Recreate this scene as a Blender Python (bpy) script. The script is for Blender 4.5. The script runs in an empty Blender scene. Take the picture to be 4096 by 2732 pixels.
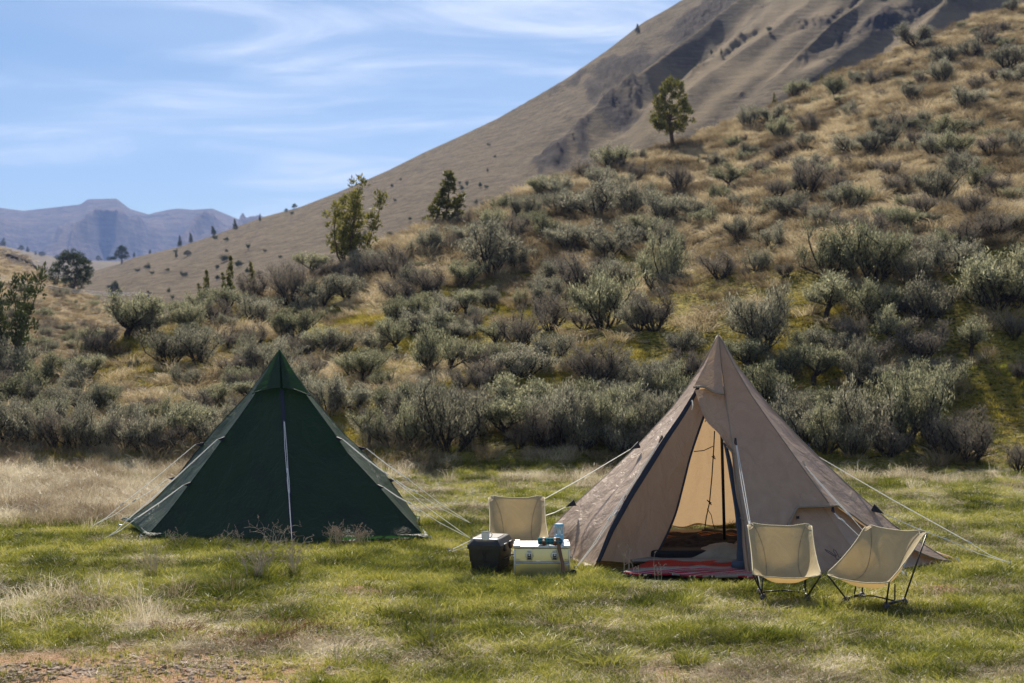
import bpy, math, random
import numpy as np
from mathutils import Vector
R = math.radians
SC = bpy.context.scene
COL = SC.collection
random.seed(7)

# ---------------------------------------------------------------- camera, light, sky
F, CX, CY, H = 5689.0, 2048.0, 1366.0, 2.55     # photograph: 4096 px wide, 50 mm lens, eye 2.55 m above the meadow
cam = bpy.data.objects.new('camera', bpy.data.cameras.new('camera'))
COL.objects.link(cam)
cam.location = (0, 0, H)
cam.rotation_euler = (R(90), 0, 0)
cam.data.sensor_width = 36
cam.data.lens = 50
cam.data.clip_start = 0.5
cam.data.clip_end = 20000
cam.data.dof.use_dof = True
cam.data.dof.focus_distance = 15.8
cam.data.dof.aperture_fstop = 2.5
SC.camera = cam

SUN_EL, SUN_AZ = 42.0, -7.0       # degrees; azimuth from +Y, negative = to the left of the view
sun = bpy.data.objects.new('sun', bpy.data.lights.new('sun', 'SUN'))
COL.objects.link(sun)
sun.data.energy = 5.0
sun.data.angle = R(0.5)
sun.data.color = (1.0, 0.91, 0.77)
d = Vector((math.sin(R(SUN_AZ)) * math.cos(R(SUN_EL)), math.cos(R(SUN_AZ)) * math.cos(R(SUN_EL)), math.sin(R(SUN_EL))))
sun.rotation_euler = d.to_track_quat('Z', 'Y').to_euler()

W = bpy.data.worlds.new('World')
SC.world = W
W.use_nodes = True
nt = W.node_tree
nt.nodes.clear()

def N(nt, typ, **kw):
    n = nt.nodes.new(typ)
    for k, v in kw.items():
        if k.startswith('i_'):
            n.inputs[k[2:].replace('_', ' ')].default_value = v
        else:
            setattr(n, k, v)
    return n

def L(nt, a, b):
    nt.links.new(a, b)

def math_node(nt, op, a, b=None, clamp=False):
    n = nt.nodes.new('ShaderNodeMath')
    n.operation = op
    n.use_clamp = clamp
    for i, x in enumerate((a, b)):
        if x is None:
            continue
        if isinstance(x, (int, float)):
            n.inputs[i].default_value = x
        else:
            nt.links.new(x, n.inputs[i])
    return n.outputs[0]

def maprange(nt, x, a, b, c=0.0, d_=1.0):
    n = nt.nodes.new('ShaderNodeMapRange')
    n.interpolation_type = 'SMOOTHSTEP'
    nt.links.new(x, n.inputs[0])
    for i, v in zip((1, 2, 3, 4), (a, b, c, d_)):
        n.inputs[i].default_value = v
    return n.outputs[0]

sky = N(nt, 'ShaderNodeTexSky', sky_type='NISHITA', sun_disc=False)
sky.sun_elevation = R(SUN_EL)
sky.sun_rotation = R(SUN_AZ)
sky.altitude = 600
sky.air_density = 1.0
sky.dust_density = 0.35
sky.ozone_density = 3.0
tc = N(nt, 'ShaderNodeTexCoord')
sep = N(nt, 'ShaderNodeSeparateXYZ')
L(nt, tc.outputs['Generated'], sep.inputs[0])
zz = math_node(nt, 'ADD', math_node(nt, 'MAXIMUM', sep.outputs[2], 0.0), 0.10)
cmb = N(nt, 'ShaderNodeCombineXYZ')
L(nt, math_node(nt, 'DIVIDE', sep.outputs[0], zz), cmb.inputs[0])
L(nt, math_node(nt, 'DIVIDE', sep.outputs[1], zz), cmb.inputs[1])
def cloud_noise(scale, stretch, offs, detail, rough, dist, rot):
    m = N(nt, 'ShaderNodeMapping')
    m.inputs['Location'].default_value = offs
    m.inputs['Rotation'].default_value = (0, 0, rot)
    m.inputs['Scale'].default_value = stretch
    L(nt, cmb.outputs[0], m.inputs[0])
    n = N(nt, 'ShaderNodeTexNoise')
    n.inputs['Scale'].default_value = scale
    n.inputs['Detail'].default_value = detail
    n.inputs['Roughness'].default_value = rough
    n.inputs['Distortion'].default_value = dist
    L(nt, m.outputs[0], n.inputs['Vector'])
    return n.outputs['Fac']
wisp = cloud_noise(1.7, (0.8, 1.5, 1), (3.1, 0.4, 0), 9, 0.58, 0.9, R(18))
cover = cloud_noise(0.75, (1, 1.3, 1), (5.7, 2.6, 2.0), 3, 0.5, 0.2, R(-12))
ripple = cloud_noise(9.0, (0.8, 1.6, 1), (0, 0, 5), 4, 0.6, 0.5, R(30))
c1 = maprange(nt, wisp, 0.40, 0.80)
c2 = maprange(nt, cover, 0.34, 0.60)
c3 = math_node(nt, 'ADD', math_node(nt, 'MULTIPLY', ripple, 0.7), 0.65)
cl = math_node(nt, 'MULTIPLY', math_node(nt, 'MULTIPLY', c1, c2), c3, True)
veil = math_node(nt, 'MULTIPLY', c2, 0.16)
cl = math_node(nt, 'ADD', math_node(nt, 'MULTIPLY', cl, 0.85), veil, True)
mixc = N(nt, 'ShaderNodeMixRGB')
mixc.inputs['Color2'].default_value = (10.5, 11.4, 12.8, 1)
L(nt, cl, mixc.inputs['Fac'])
hs = N(nt, 'ShaderNodeHueSaturation')
hs.inputs['Saturation'].default_value = 1.15
hs.inputs['Value'].default_value = 0.93
L(nt, sky.outputs[0], hs.inputs['Color'])
L(nt, hs.outputs[0], mixc.inputs['Color1'])
bg = N(nt, 'ShaderNodeBackground')
bg.inputs['Strength'].default_value = 0.050
L(nt, mixc.outputs[0], bg.inputs['Color'])
wo = N(nt, 'ShaderNodeOutputWorld')
L(nt, bg.outputs[0], wo.inputs['Surface'])

SC.view_settings.view_transform = 'Standard'
SC.view_settings.look = 'None'
SC.view_settings.gamma = 1.0
SC.view_settings.exposure = 0.85
SC.view_settings.use_curve_mapping = False
SC.cycles.max_bounces = 8
SC.cycles.transparent_max_bounces = 16
SC.cycles.volume_bounces = 0

# ---------------------------------------------------------------- helpers
def P(u, v, Y):
    """the point seen at photograph pixel (u, v) that stands Y metres in front of the eye"""
    return Vector(((u - CX) / F * Y, Y, H - (v - CY) / F * Y))

def tag(o, label=None, cat=None, group=None, kind=None):
    if label: o['label'] = label
    if cat: o['category'] = cat
    if group: o['group'] = group
    if kind: o['kind'] = kind
    return o

def empty(name, loc, label=None, cat=None, group=None, rz=0.0):
    o = bpy.data.objects.new(name, None)
    o.empty_display_size = 0.1
    o.location = loc
    o.rotation_euler = (0, 0, rz)
    COL.objects.link(o)
    return tag(o, label, cat, group)

def mesh_obj(name, verts, faces, mats, parent=None, smooth=False, fm=None, link=True):
    me = bpy.data.meshes.new(name)
    me.from_pydata([tuple(v) for v in verts], [], [tuple(f) for f in faces])
    if not isinstance(mats, (list, tuple)):
        mats = [mats]
    for m in mats:
        me.materials.append(m)
    if fm is not None:
        me.polygons.foreach_set('material_index', fm)
    if smooth:
        me.polygons.foreach_set('use_smooth', [True] * len(me.polygons))
    me.update()
    o = bpy.data.objects.new(name, me)
    if link:
        COL.objects.link(o)
    if parent is not None:
        o.parent = parent
    return o

class MB:
    """collects shapes into one mesh"""
    def __init__(s):
        s.v, s.f, s.m = [], [], []
        s.mi = 0
    def add(s, vs, fs):
        b = len(s.v)
        s.v += [tuple(x) for x in vs]
        s.f += [tuple(i + b for i in f) for f in fs]
        s.m += [s.mi] * len(fs)
    def box(s, c, size, rz=0.0, bev=0.0):
        cx, cy, cz = c
        hx, hy, hz = [q / 2 for q in size]
        vs = []
        if bev <= 0:
            prof = [(hx, hy, -hz), (hx, hy, hz)]
        else:
            b = bev
            prof = [(hx - b, hy - b, -hz), (hx - b * .3, hy - b * .3, -hz + b * .3), (hx, hy, -hz + b), (hx, hy, hz - b), (hx - b * .3, hy - b * .3, hz - b * .3), (hx - b, hy - b, hz)]
        ca, sa = math.cos(rz), math.sin(rz)
        def ring(x, y, z, r):
            out = []
            if bev <= 0:
                pts = [(x, y), (-x, y), (-x, -y), (x, -y)]
            else:
                r = min(bev, x, y)
                pts = []
                for (sx, sy, a0) in ((1, 1, 0), (-1, 1, 90), (-1, -1, 180), (1, -1, 270)):
                    for a in (0, 45, 90):
                        t = R(a0 + a)
                        pts.append((sx * (x - r) + r * math.cos(t), sy * (y - r) + r * math.sin(t)))
            for px, py in pts:
                out.append((cx + px * ca - py * sa, cy + px * sa + py * ca, cz + z))
            return out
        rings = [ring(x, y, z, 0) for x, y, z in prof]
        n = len(rings[0])
        for r_ in rings: vs += r_
        fs = []
        for k in range(len(rings) - 1):
            for i in range(n):
                j = (i + 1) % n
                fs.append((k * n + i, k * n + j, (k + 1) * n + j, (k + 1) * n + i))
        fs.append(tuple(range(n))[::-1])
        fs.append(tuple((len(rings) - 1) * n + i for i in range(n)))
        s.add(vs, fs)
    def loft(s, rings, cap=True, closed=True):
        n = len(rings[0])
        vs = [p for r_ in rings for p in r_]
        fs = []
        for k in range(len(rings) - 1):
            for i in range(n if closed else n - 1):
                j = (i + 1) % n
                fs.append((k * n + i, k * n + j, (k + 1) * n + j, (k + 1) * n + i))
        if cap:
            fs.append(tuple(range(n))[::-1])
            fs.append(tuple((len(rings) - 1) * n + i for i in range(n)))
        s.add(vs, fs)
    def tube(s, pts, rad, n=6, cap=True):
        pts = [Vector(p) for p in pts]
        if isinstance(rad, (int, float)): rad = [rad] * len(pts)
        rings = []
        up = None
        for i, p in enumerate(pts):
            t = (pts[min(i + 1, len(pts) - 1)] - pts[max(i - 1, 0)]).normalized()
            if up is None:
                up = Vector((0, 0, 1)) if abs(t.z) < .9 else Vector((1, 0, 0))
            a = t.cross(up).normalized()
            b = a.cross(t).normalized()
            up = b
            rings.append([p + (a * math.cos(2 * math.pi * k / n) + b * math.sin(2 * math.pi * k / n)) * rad[i] for k in range(n)])
        s.loft(rings, cap)
    def lathe(s, c, prof, n=20, axis='z'):
        rings = []
        for r_, z in prof:
            rings.append([(c[0] + r_ * math.cos(2 * math.pi * k / n), c[1] + r_ * math.sin(2 * math.pi * k / n), c[2] + z) for k in range(n)])
        s.loft(rings, True)
    def build(s, name, mats, parent=None, smooth=False):
        return mesh_obj(name, s.v, s.f, mats, parent, smooth, s.m if isinstance(mats, (list, tuple)) and len(mats) > 1 else None)

def smooth_angle(o, deg=40):
    me = o.data
    me.polygons.foreach_set('use_smooth', [True] * len(me.polygons))
    try:
        me.set_sharp_from_angle(angle=R(deg))
    except Exception:
        pass
    return o

# value noise for terrain
def _hash(ix, iy, seed):
    h = (ix * 374761393 + iy * 668265263 + seed * 1442695041) & 0xffffffff
    h = ((h ^ (h >> 13)) * 1274126177) & 0xffffffff
    return ((h ^ (h >> 16)) & 0xffff) / 65535.0
def vnoise(x, y, seed=0):
    x = np.asarray(x, float); y = np.asarray(y, float)
    ix = np.floor(x).astype(np.int64); iy = np.floor(y).astype(np.int64)
    fx = x - ix; fy = y - iy
    fx = fx * fx * (3 - 2 * fx); fy = fy * fy * (3 - 2 * fy)
    a = _hash(ix, iy, seed); b = _hash(ix + 1, iy, seed); c = _hash(ix, iy + 1, seed); e = _hash(ix + 1, iy + 1, seed)
    return (a * (1 - fx) + b * fx) * (1 - fy) + (c * (1 - fx) + e * fx) * fy
def fbm(x, y, seed=0, o=4, g=0.5):
    s = 0; a = 1; t = 0
    for k in range(o):
        s = s + a * vnoise(np.asarray(x) * 2 ** k + 13.7 * k, np.asarray(y) * 2 ** k - 7.1 * k, seed + k); t += a; a *= g
    return s / t * 2 - 1
def sst(x, a, b):
    t = np.clip((np.asarray(x, float) - a) / (b - a), 0, 1)
    return t * t * (3 - 2 * t)

# ---------------------------------------------------------------- materials
def new_mat(name):
    m = bpy.data.materials.new(name)
    m.use_nodes = True
    m.node_tree.nodes.clear()
    return m, m.node_tree

def ramp(nt, fac, stops):
    r_ = nt.nodes.new('ShaderNodeValToRGB')
    el = r_.color_ramp.elements
    while len(el) > 1: el.remove(el[-1])
    el[0].position = stops[0][0]; el[0].color = (*stops[0][1], 1)
    for p, c in stops[1:]:
        e = el.new(p); e.color = (*c, 1)
    nt.links.new(fac, r_.inputs[0])
    return r_.outputs[0]

def noise(nt, scale, vec=None, detail=4, rough=0.55, dist=0.0, map_scale=None):
    n = nt.nodes.new('ShaderNodeTexNoise')
    n.inputs['Scale'].default_value = scale
    n.inputs['Detail'].default_value = detail
    n.inputs['Roughness'].default_value = rough
    n.inputs['Distortion'].default_value = dist
    if vec is None:
        g = nt.nodes.new('ShaderNodeTexCoord'); vec = g.outputs['Object']
    if map_scale:
        m = nt.nodes.new('ShaderNodeMapping'); m.inputs['Scale'].default_value = map_scale
        nt.links.new(vec, m.inputs[0]); vec = m.outputs[0]
    nt.links.new(vec, n.inputs['Vector'])
    return n.outputs['Fac']

def mixc_(nt, fac, a, b, mode='MIX'):
    m = nt.nodes.new('ShaderNodeMixRGB'); m.blend_type = mode
    for sk, x in ((m.inputs['Fac'], fac), (m.inputs['Color1'], a), (m.inputs['Color2'], b)):
        if isinstance(x, (int, float)): sk.default_value = x
        elif isinstance(x, tuple): sk.default_value = (*x, 1) if len(x) == 3 else x
        else: nt.links.new(x, sk)
    return m.outputs[0]

def bump(nt, h, strength=0.3, dist=0.01, normal=None):
    b = nt.nodes.new('ShaderNodeBump')
    b.inputs['Strength'].default_value = strength
    b.inputs['Distance'].default_value = dist
    nt.links.new(h, b.inputs['Height'])
    if normal is not None: nt.links.new(normal, b.inputs['Normal'])
    return b.outputs[0]

def principled(nt, col, rough=0.7, metal=0.0, normal=None, spec=0.5, trans=None, trans_col=None):
    p = nt.nodes.new('ShaderNodeBsdfPrincipled')
    if isinstance(col, tuple): p.inputs['Base Color'].default_value = (*col, 1)
    else: nt.links.new(col, p.inputs['Base Color'])
    if isinstance(rough, (int, float)): p.inputs['Roughness'].default_value = rough
    else: nt.links.new(rough, p.inputs['Roughness'])
    p.inputs['Metallic'].default_value = metal
    p.inputs['Specular IOR Level'].default_value = spec
    if normal is not None: nt.links.new(normal, p.inputs['Normal'])
    out = p.outputs[0]
    if trans:
        t = nt.nodes.new('ShaderNodeBsdfTranslucent')
        tc_ = trans_col if trans_col is not None else col
        if isinstance(tc_, tuple): t.inputs[0].default_value = (*tc_, 1)
        else: nt.links.new(tc_, t.inputs[0])
        if normal is not None: nt.links.new(normal, t.inputs['Normal'])
        mx = nt.nodes.new('ShaderNodeMixShader')
        mx.inputs[0].default_value = trans
        nt.links.new(out, mx.inputs[1]); nt.links.new(t.outputs[0], mx.inputs[2])
        out = mx.outputs[0]
    o = nt.nodes.new('ShaderNodeOutputMaterial')
    nt.links.new(out, o.inputs['Surface'])
    return out

def simple(name, col, rough=0.6, metal=0.0, spec=0.5, var=0.15, nscale=30, bmp=0.0, trans=None, trans_col=None):
    m, nt = new_mat(name)
    n = noise(nt, nscale)
    lo = tuple(c * (1 - var) for c in col); hi = tuple(min(1, c * (1 + var)) for c in col)
    c = ramp(nt, n, [(0.3, lo), (0.7, hi)])
    nm = bump(nt, n, bmp, 0.004) if bmp else None
    principled(nt, c, rough, metal, nm, spec, trans, trans_col)
    return m

# ---------------------------------------------------------------- setting: meadow, hills, mountains, haze
def world_pos(nt):
    g = nt.nodes.new('ShaderNodeNewGeometry'); return g.outputs['Position']

def mat_meadow():
    m, nt = new_mat('meadow_soil')
    p = world_pos(nt)
    a = noise(nt, 1.1, p, 5, 0.6)
    b = noise(nt, 14, p, 6, 0.7)
    green = ramp(nt, b, [(0.3, (0.02, 0.025, 0.006)), (0.55, (0.07, 0.08, 0.018)), (0.75, (0.18, 0.16, 0.06))])
    dry = ramp(nt, b, [(0.3, (0.05, 0.036, 0.02)), (0.55, (0.15, 0.115, 0.065)), (0.75, (0.30, 0.24, 0.15))])
    c = mixc_(nt, maprange(nt, a, 0.46, 0.62), green, dry)
    at = nt.nodes.new('ShaderNodeAttribute'); at.attribute_name = 'dirt'
    g = noise(nt, 45, p, 5, 0.7)
    dirt = ramp(nt, g, [(0.3, (0.11, 0.055, 0.028)), (0.5, (0.31, 0.18, 0.095)), (0.72, (0.48, 0.34, 0.21))])
    c = mixc_(nt, at.outputs['Fac'], c, dirt)
    principled(nt, c, 0.9, 0, bump(nt, b, 0.9, 0.03), 0.2)
    return m

def mat_hill():
    m, nt = new_mat('near_hillside_soil')
    p = world_pos(nt)
    a = noise(nt, 0.16, p, 4, 0.6)
    b = noise(nt, 2.2, p, 6, 0.65)
    c_ = noise(nt, 9, p, 4, 0.7)
    tan = ramp(nt, b, [(0.34, (0.035, 0.025, 0.012)), (0.5, (0.20, 0.15, 0.07)), (0.66, (0.44, 0.34, 0.17))])
    moss = ramp(nt, c_, [(0.38, (0.035, 0.03, 0.008)), (0.5, (0.19, 0.16, 0.025)), (0.64, (0.36, 0.28, 0.06))])
    at = nt.nodes.new('ShaderNodeAttribute'); at.attribute_name = 'moss'
    f = maprange(nt, math_node(nt, 'ADD', math_node(nt, 'MULTIPLY', a, 0.8), math_node(nt, 'MULTIPLY', at.outputs['Fac'], 0.75)), 0.55, 0.72)
    c = mixc_(nt, f, tan, moss)
    hgt = math_node(nt, 'ADD', b, math_node(nt, 'MULTIPLY', c_, 0.4))
    principled(nt, c, 0.95, 0, bump(nt, hgt, 1.0, 0.25), 0.1)
    return m

def mat_bighill(name, tan0, tan1, tan2, rock_shade, scale=1.0, terr=1.0, dist=1.2):
    m, nt = new_mat(name)
    p = world_pos(nt)
    b = noise(nt, 0.42 * scale, p, 8, 0.78)
    # little animal tracks along the contour: height stretched noise
    t = noise(nt, 0.5 * scale, p, 5, 0.7, 0.6, (0.22, 0.22, 2.6))
    mx = math_node(nt, 'ADD', math_node(nt, 'MULTIPLY', b, 0.5), math_node(nt, 'MULTIPLY', t, 0.5))
    c = ramp(nt, mx, [(0.34, tan0), (0.48, tan1), (0.62, tan2)])
    at = nt.nodes.new('ShaderNodeAttribute'); at.attribute_name = 'rock_shade'
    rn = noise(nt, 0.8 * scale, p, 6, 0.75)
    rc = ramp(nt, rn, [(0.3, tuple(q * 0.6 for q in rock_shade)), (0.7, tuple(q * 2.0 for q in rock_shade))])
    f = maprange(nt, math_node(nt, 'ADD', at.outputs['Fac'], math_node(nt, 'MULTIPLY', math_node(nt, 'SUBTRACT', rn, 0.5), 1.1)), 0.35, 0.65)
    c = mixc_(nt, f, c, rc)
    pa = nt.nodes.new('ShaderNodeAttribute'); pa.attribute_name = 'pale'
    c = mixc_(nt, math_node(nt, 'MULTIPLY', pa.outputs['Fac'], 0.6), c, tuple(q * 1.45 for q in tan2))
    hh = math_node(nt, 'ADD', math_node(nt, 'MULTIPLY', t, terr), b)
    principled(nt, c, 0.95, 0, bump(nt, hh, 0.9, dist), 0.1)
    return m

TENT_SPOTS = [(-3.2, 19.6, 3.0), (2.6, 17.5, 3.0), (-0.4, 15.6, 1.6), (3.7, 14.2, 2.2)]
def meadow_z(X, Y):
    X = np.asarray(X, float); Y = np.asarray(Y, float)
    z = 0.10 * fbm(X * 0.28, Y * 0.28, 3, 4) + 0.035 * fbm(X * 2.2, Y * 2.2, 9, 3)
    k = np.ones_like(z)
    for (cx, cy, r) in TENT_SPOTS:
        dd = np.hypot(X - cx, Y - cy)
        k = np.minimum(k, sst(dd, r * 0.75, r * 1.25))
    z = z * k - 0.012
    # the mole hill on the right, the little bank in front of the black box
    for (u, v, r, h) in ((3790, 2368, .22, .09), (3700, 2360, .1, .05), (1440, 2372, .28, .05), (590, 2190, .5, .04)):
        yy = F * H / (v - CY); xx = (u - CX) / F * yy
        z = z + h * np.exp(-((X - xx) ** 2 + ((Y - yy) * 1.3) ** 2) / r ** 2)
    return z

nx, ny = 300, 330
xs = np.linspace(-17, 17, nx); ys = np.linspace(1.0, 36, ny)
XX, YY = np.meshgrid(xs, ys)
ZZ = meadow_z(XX, YY)
def grid_faces(nx, ny):
    i = np.arange(nx - 1); j = np.arange(ny - 1)
    I, J = np.meshgrid(i, j)
    a = (J * nx + I).ravel()
    return np.stack([a, a + 1, a + nx + 1, a + nx], 1)
def grid_obj(name, X, Y, Z, mat, attrs=None, kind='structure', flip=False):
    ny, nx = X.shape
    v = np.stack([X.ravel(), Y.ravel(), Z.ravel()], 1)
    f = grid_faces(nx, ny)
    if flip: f = f[:, ::-1]
    me = bpy.data.meshes.new(name)
    me.vertices.add(len(v)); me.vertices.foreach_set('co', v.ravel().astype(np.float32))
    me.loops.add(len(f) * 4); me.loops.foreach_set('vertex_index', f.ravel().astype(np.int32))
    me.polygons.add(len(f)); me.polygons.foreach_set('loop_start', np.arange(0, len(f) * 4, 4, dtype=np.int32))
    me.update(calc_edges=True)
    me.validate()
    me.polygons.foreach_set('use_smooth', [True] * len(me.polygons))
    for k, a in (attrs or {}).items():
        at = me.attributes.new(k, 'FLOAT', 'POINT')
        at.data.foreach_set('value', a.ravel().astype(np.float32))
    me.materials.append(mat)
    o = bpy.data.objects.new(name, me)
    COL.objects.link(o)
    return tag(o, kind=kind)

def dirt_amount(X, Y):
    u = F * X / Y + CX; v = CY + F * H / Y
    a = sst(v + 50 * fbm(X * 2.5, Y * 2.5, 78, 3), 2575, 2650) * (1 - sst(u + 200 * fbm(X * 1.5, Y * 1.5, 77, 2), 1100, 2000))
    b = sst(v, 2470, 2640) * (1 - sst(u, 350, 900)) * 0.8
    c = np.zeros_like(a)
    for (uu, vv, ru, rv) in ((3790, 2368, 70, 22), (3690, 2360, 30, 12), (1440, 2375, 130, 18), (1560, 2200, 60, 10)):
        c = np.maximum(c, np.exp(-((u - uu) / ru) ** 2 - ((v - vv) / rv) ** 2))
    patches = sst(fbm(X * 0.8, Y * 1.3, 55, 3), 0.25, 0.5) * sst(v, 2330, 2520) * 0.8
    return np.clip(np.maximum(np.maximum(a, b), np.maximum(c, patches)), 0, 1)
grid_obj('meadow', XX, YY, ZZ, mat_meadow(), {'dirt': dirt_amount(XX, YY)})

# --- near hillside covered in sagebrush
NC_U = [-900, 0, 200, 434, 612, 755, 970, 1097, 1416, 1556, 1682, 1857, 1977, 2082, 2200, 2420, 2684, 2950, 3127, 3353, 3571, 3732, 3974, 4096, 4900]
NC_V = [1520, 1500, 1480, 1400, 1300, 1246, 1204, 1160, 1058, 990, 925, 888, 830, 780, 735, 665, 592, 488, 405, 300, 204, 147, 50, 16, -150]
NY_U = [-900, 434, 755, 1100, 1416, 1857, 2200, 2684, 3353, 4096, 4900]
NY_Y = [38, 40, 45, 50, 54, 61, 68, 78, 90, 100, 108]
HY0 = 28.0
def near_params(X, Y):
    u = F * X / Y + CX
    vc = np.interp(u, NC_U, NC_V); yc = np.interp(u, NY_U, NY_Y)
    return u, vc, yc
def hill_z(X, Y):
    X = np.asarray(X, float); Y = np.asarray(Y, float)
    u, vc, yc = near_params(X, Y)
    zc = H + (CY - vc) / F * yc
    t = (Y - HY0) / (yc - HY0)
    tt = np.clip(t, 0, 1)
    g = 0.12 * sst(tt, 0.0, 0.18) + 0.88 * tt ** 1.18
    z = zc * g
    z = np.where(t < 0, -0.4 + 0.4 * (1 + np.clip(t, -1, 0) * 6), z)
    over = np.clip(Y - yc, 0, 1e3)
    z = z - over ** 1.3 * 0.16
    w = sst(tt, 0.02, 0.3) * (1 - 0.75 * sst(tt, 0.75, 1.0))
    z = z + w * (0.9 * fbm(X * 0.11, Y * 0.09, 21, 3) + 0.28 * fbm(X * 0.5, Y * 0.4, 25, 3)) * np.clip(zc / 6, 0.35, 1)
    return z
us = np.linspace(-900, 4900, 330); ts = np.concatenate([np.linspace(-0.1, 1, 230), np.linspace(1.01, 1.5, 22)])
U, T = np.meshgrid(us, ts)
YC = np.interp(U, NY_U, NY_Y)
Yg = HY0 + (YC - HY0) * T
Xg = (U - CX) / F * Yg
Zg = hill_z(Xg, Yg)
Vg = CY + F * (H - Zg) / Yg
moss = sst(Vg, 900, 1150) * (1 - sst(Vg, 1500, 1900) * 0.2) * sst(Yg, 0, 1)
moss = moss * (0.35 + 0.65 * sst(U, 500, 1000))
grid_obj('near_hillside', Xg, Yg, Zg, mat_hill(), {'moss': moss})

def surf_z(X, Y):
    return float(max(meadow_z(X, Y), hill_z(X, Y)) if Y > HY0 - 1 else meadow_z(X, Y))
def on_hill(u, v):
    """where the line of sight through pixel (u, v) meets meadow or near hillside"""
    ymax = float(np.interp(u, NY_U, NY_Y))
    Ys = np.arange(24.0, ymax, 0.12)
    Xs = (u - CX) / F * Ys
    Zs = np.maximum(meadow_z(Xs, Ys), hill_z(Xs, Ys))
    Vs = CY + F * (H - Zs) / Ys
    if v > Vs[0]:
        y = F * H / (v - CY); x = (u - CX) / F * y
        return x, y, float(meadow_z(x, y))
    k = np.argmax(Vs <= v)
    if Vs[k] > v: k = len(Ys) - 1
    return float(Xs[k]), float(Ys[k]), float(Zs[k])

# --- generic farther slope: silhouette in pixels and crest distance per bearing
def slope(name, u0, u1, nu, nt_, CU, CV, YU, YY_, Y0, vb, mat, fn=None, power=1.1, back=0.4):
    us = np.linspace(u0, u1, nu); ts = np.concatenate([np.linspace(0, 1, nt_), np.linspace(1.02, 1 + back, 12)])
    U, T = np.meshgrid(us, ts)
    yc = np.interp(U, YU, YY_); vc = np.interp(U, CU, CV)
    zc = H + (CY - vc) / F * yc
    z0 = H + (CY - vb) / F * Y0
    Y = Y0 + (yc - Y0) * T
    X = (U - CX) / F * Y
    tt = np.clip(T, 0, 1)
    Z = z0 + (zc - z0) * tt ** power - np.clip(Y - yc, 0, None) * 0.35
    V = CY + F * (H - Z) / Y
    attrs = {}
    if fn is not None:
        dz, attrs = fn(U, V, T, X, Y)
        Z = Z + dz
    return grid_obj(name, X, Y, Z, mat, attrs), (us, Y, X, Z)

# left slope
LC_U = [-700, -200, 0, 60, 140, 250, 350, 430, 520, 700, 900]
LC_V = [930, 985, 1020, 1035, 1078, 1125, 1175, 1240, 1330, 1450, 1560]
def left_fn(U, V, T, X, Y):
    w = np.sin(np.clip(T, 0, 1) * math.pi)
    rock_shade = np.exp(-((V - (1052 + (U - 60) * .35)) / 12) ** 2) * sst(U, -300, 0) * (1 - sst(U, 110, 170))
    dz = w * (2.5 * fbm(X * .02, Y * .02, 5, 4)) + rock_shade * 1.2
    return dz, {'rock_shade': rock_shade, 'moss': 0.7 * np.ones_like(U)}
m_left = mat_bighill('left_slope_soil', (0.13, 0.09, 0.055), (0.27, 0.20, 0.12), (0.40, 0.30, 0.17), (0.05, 0.04, 0.035), 3.0, 0.2, 0.6)
left_o, left_g = slope('left_slope', -700, 900, 200, 120, LC_U, LC_V, [-700, 350, 900], [200, 190, 120], 36, 1560, m_left, left_fn, 1.05)

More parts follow.
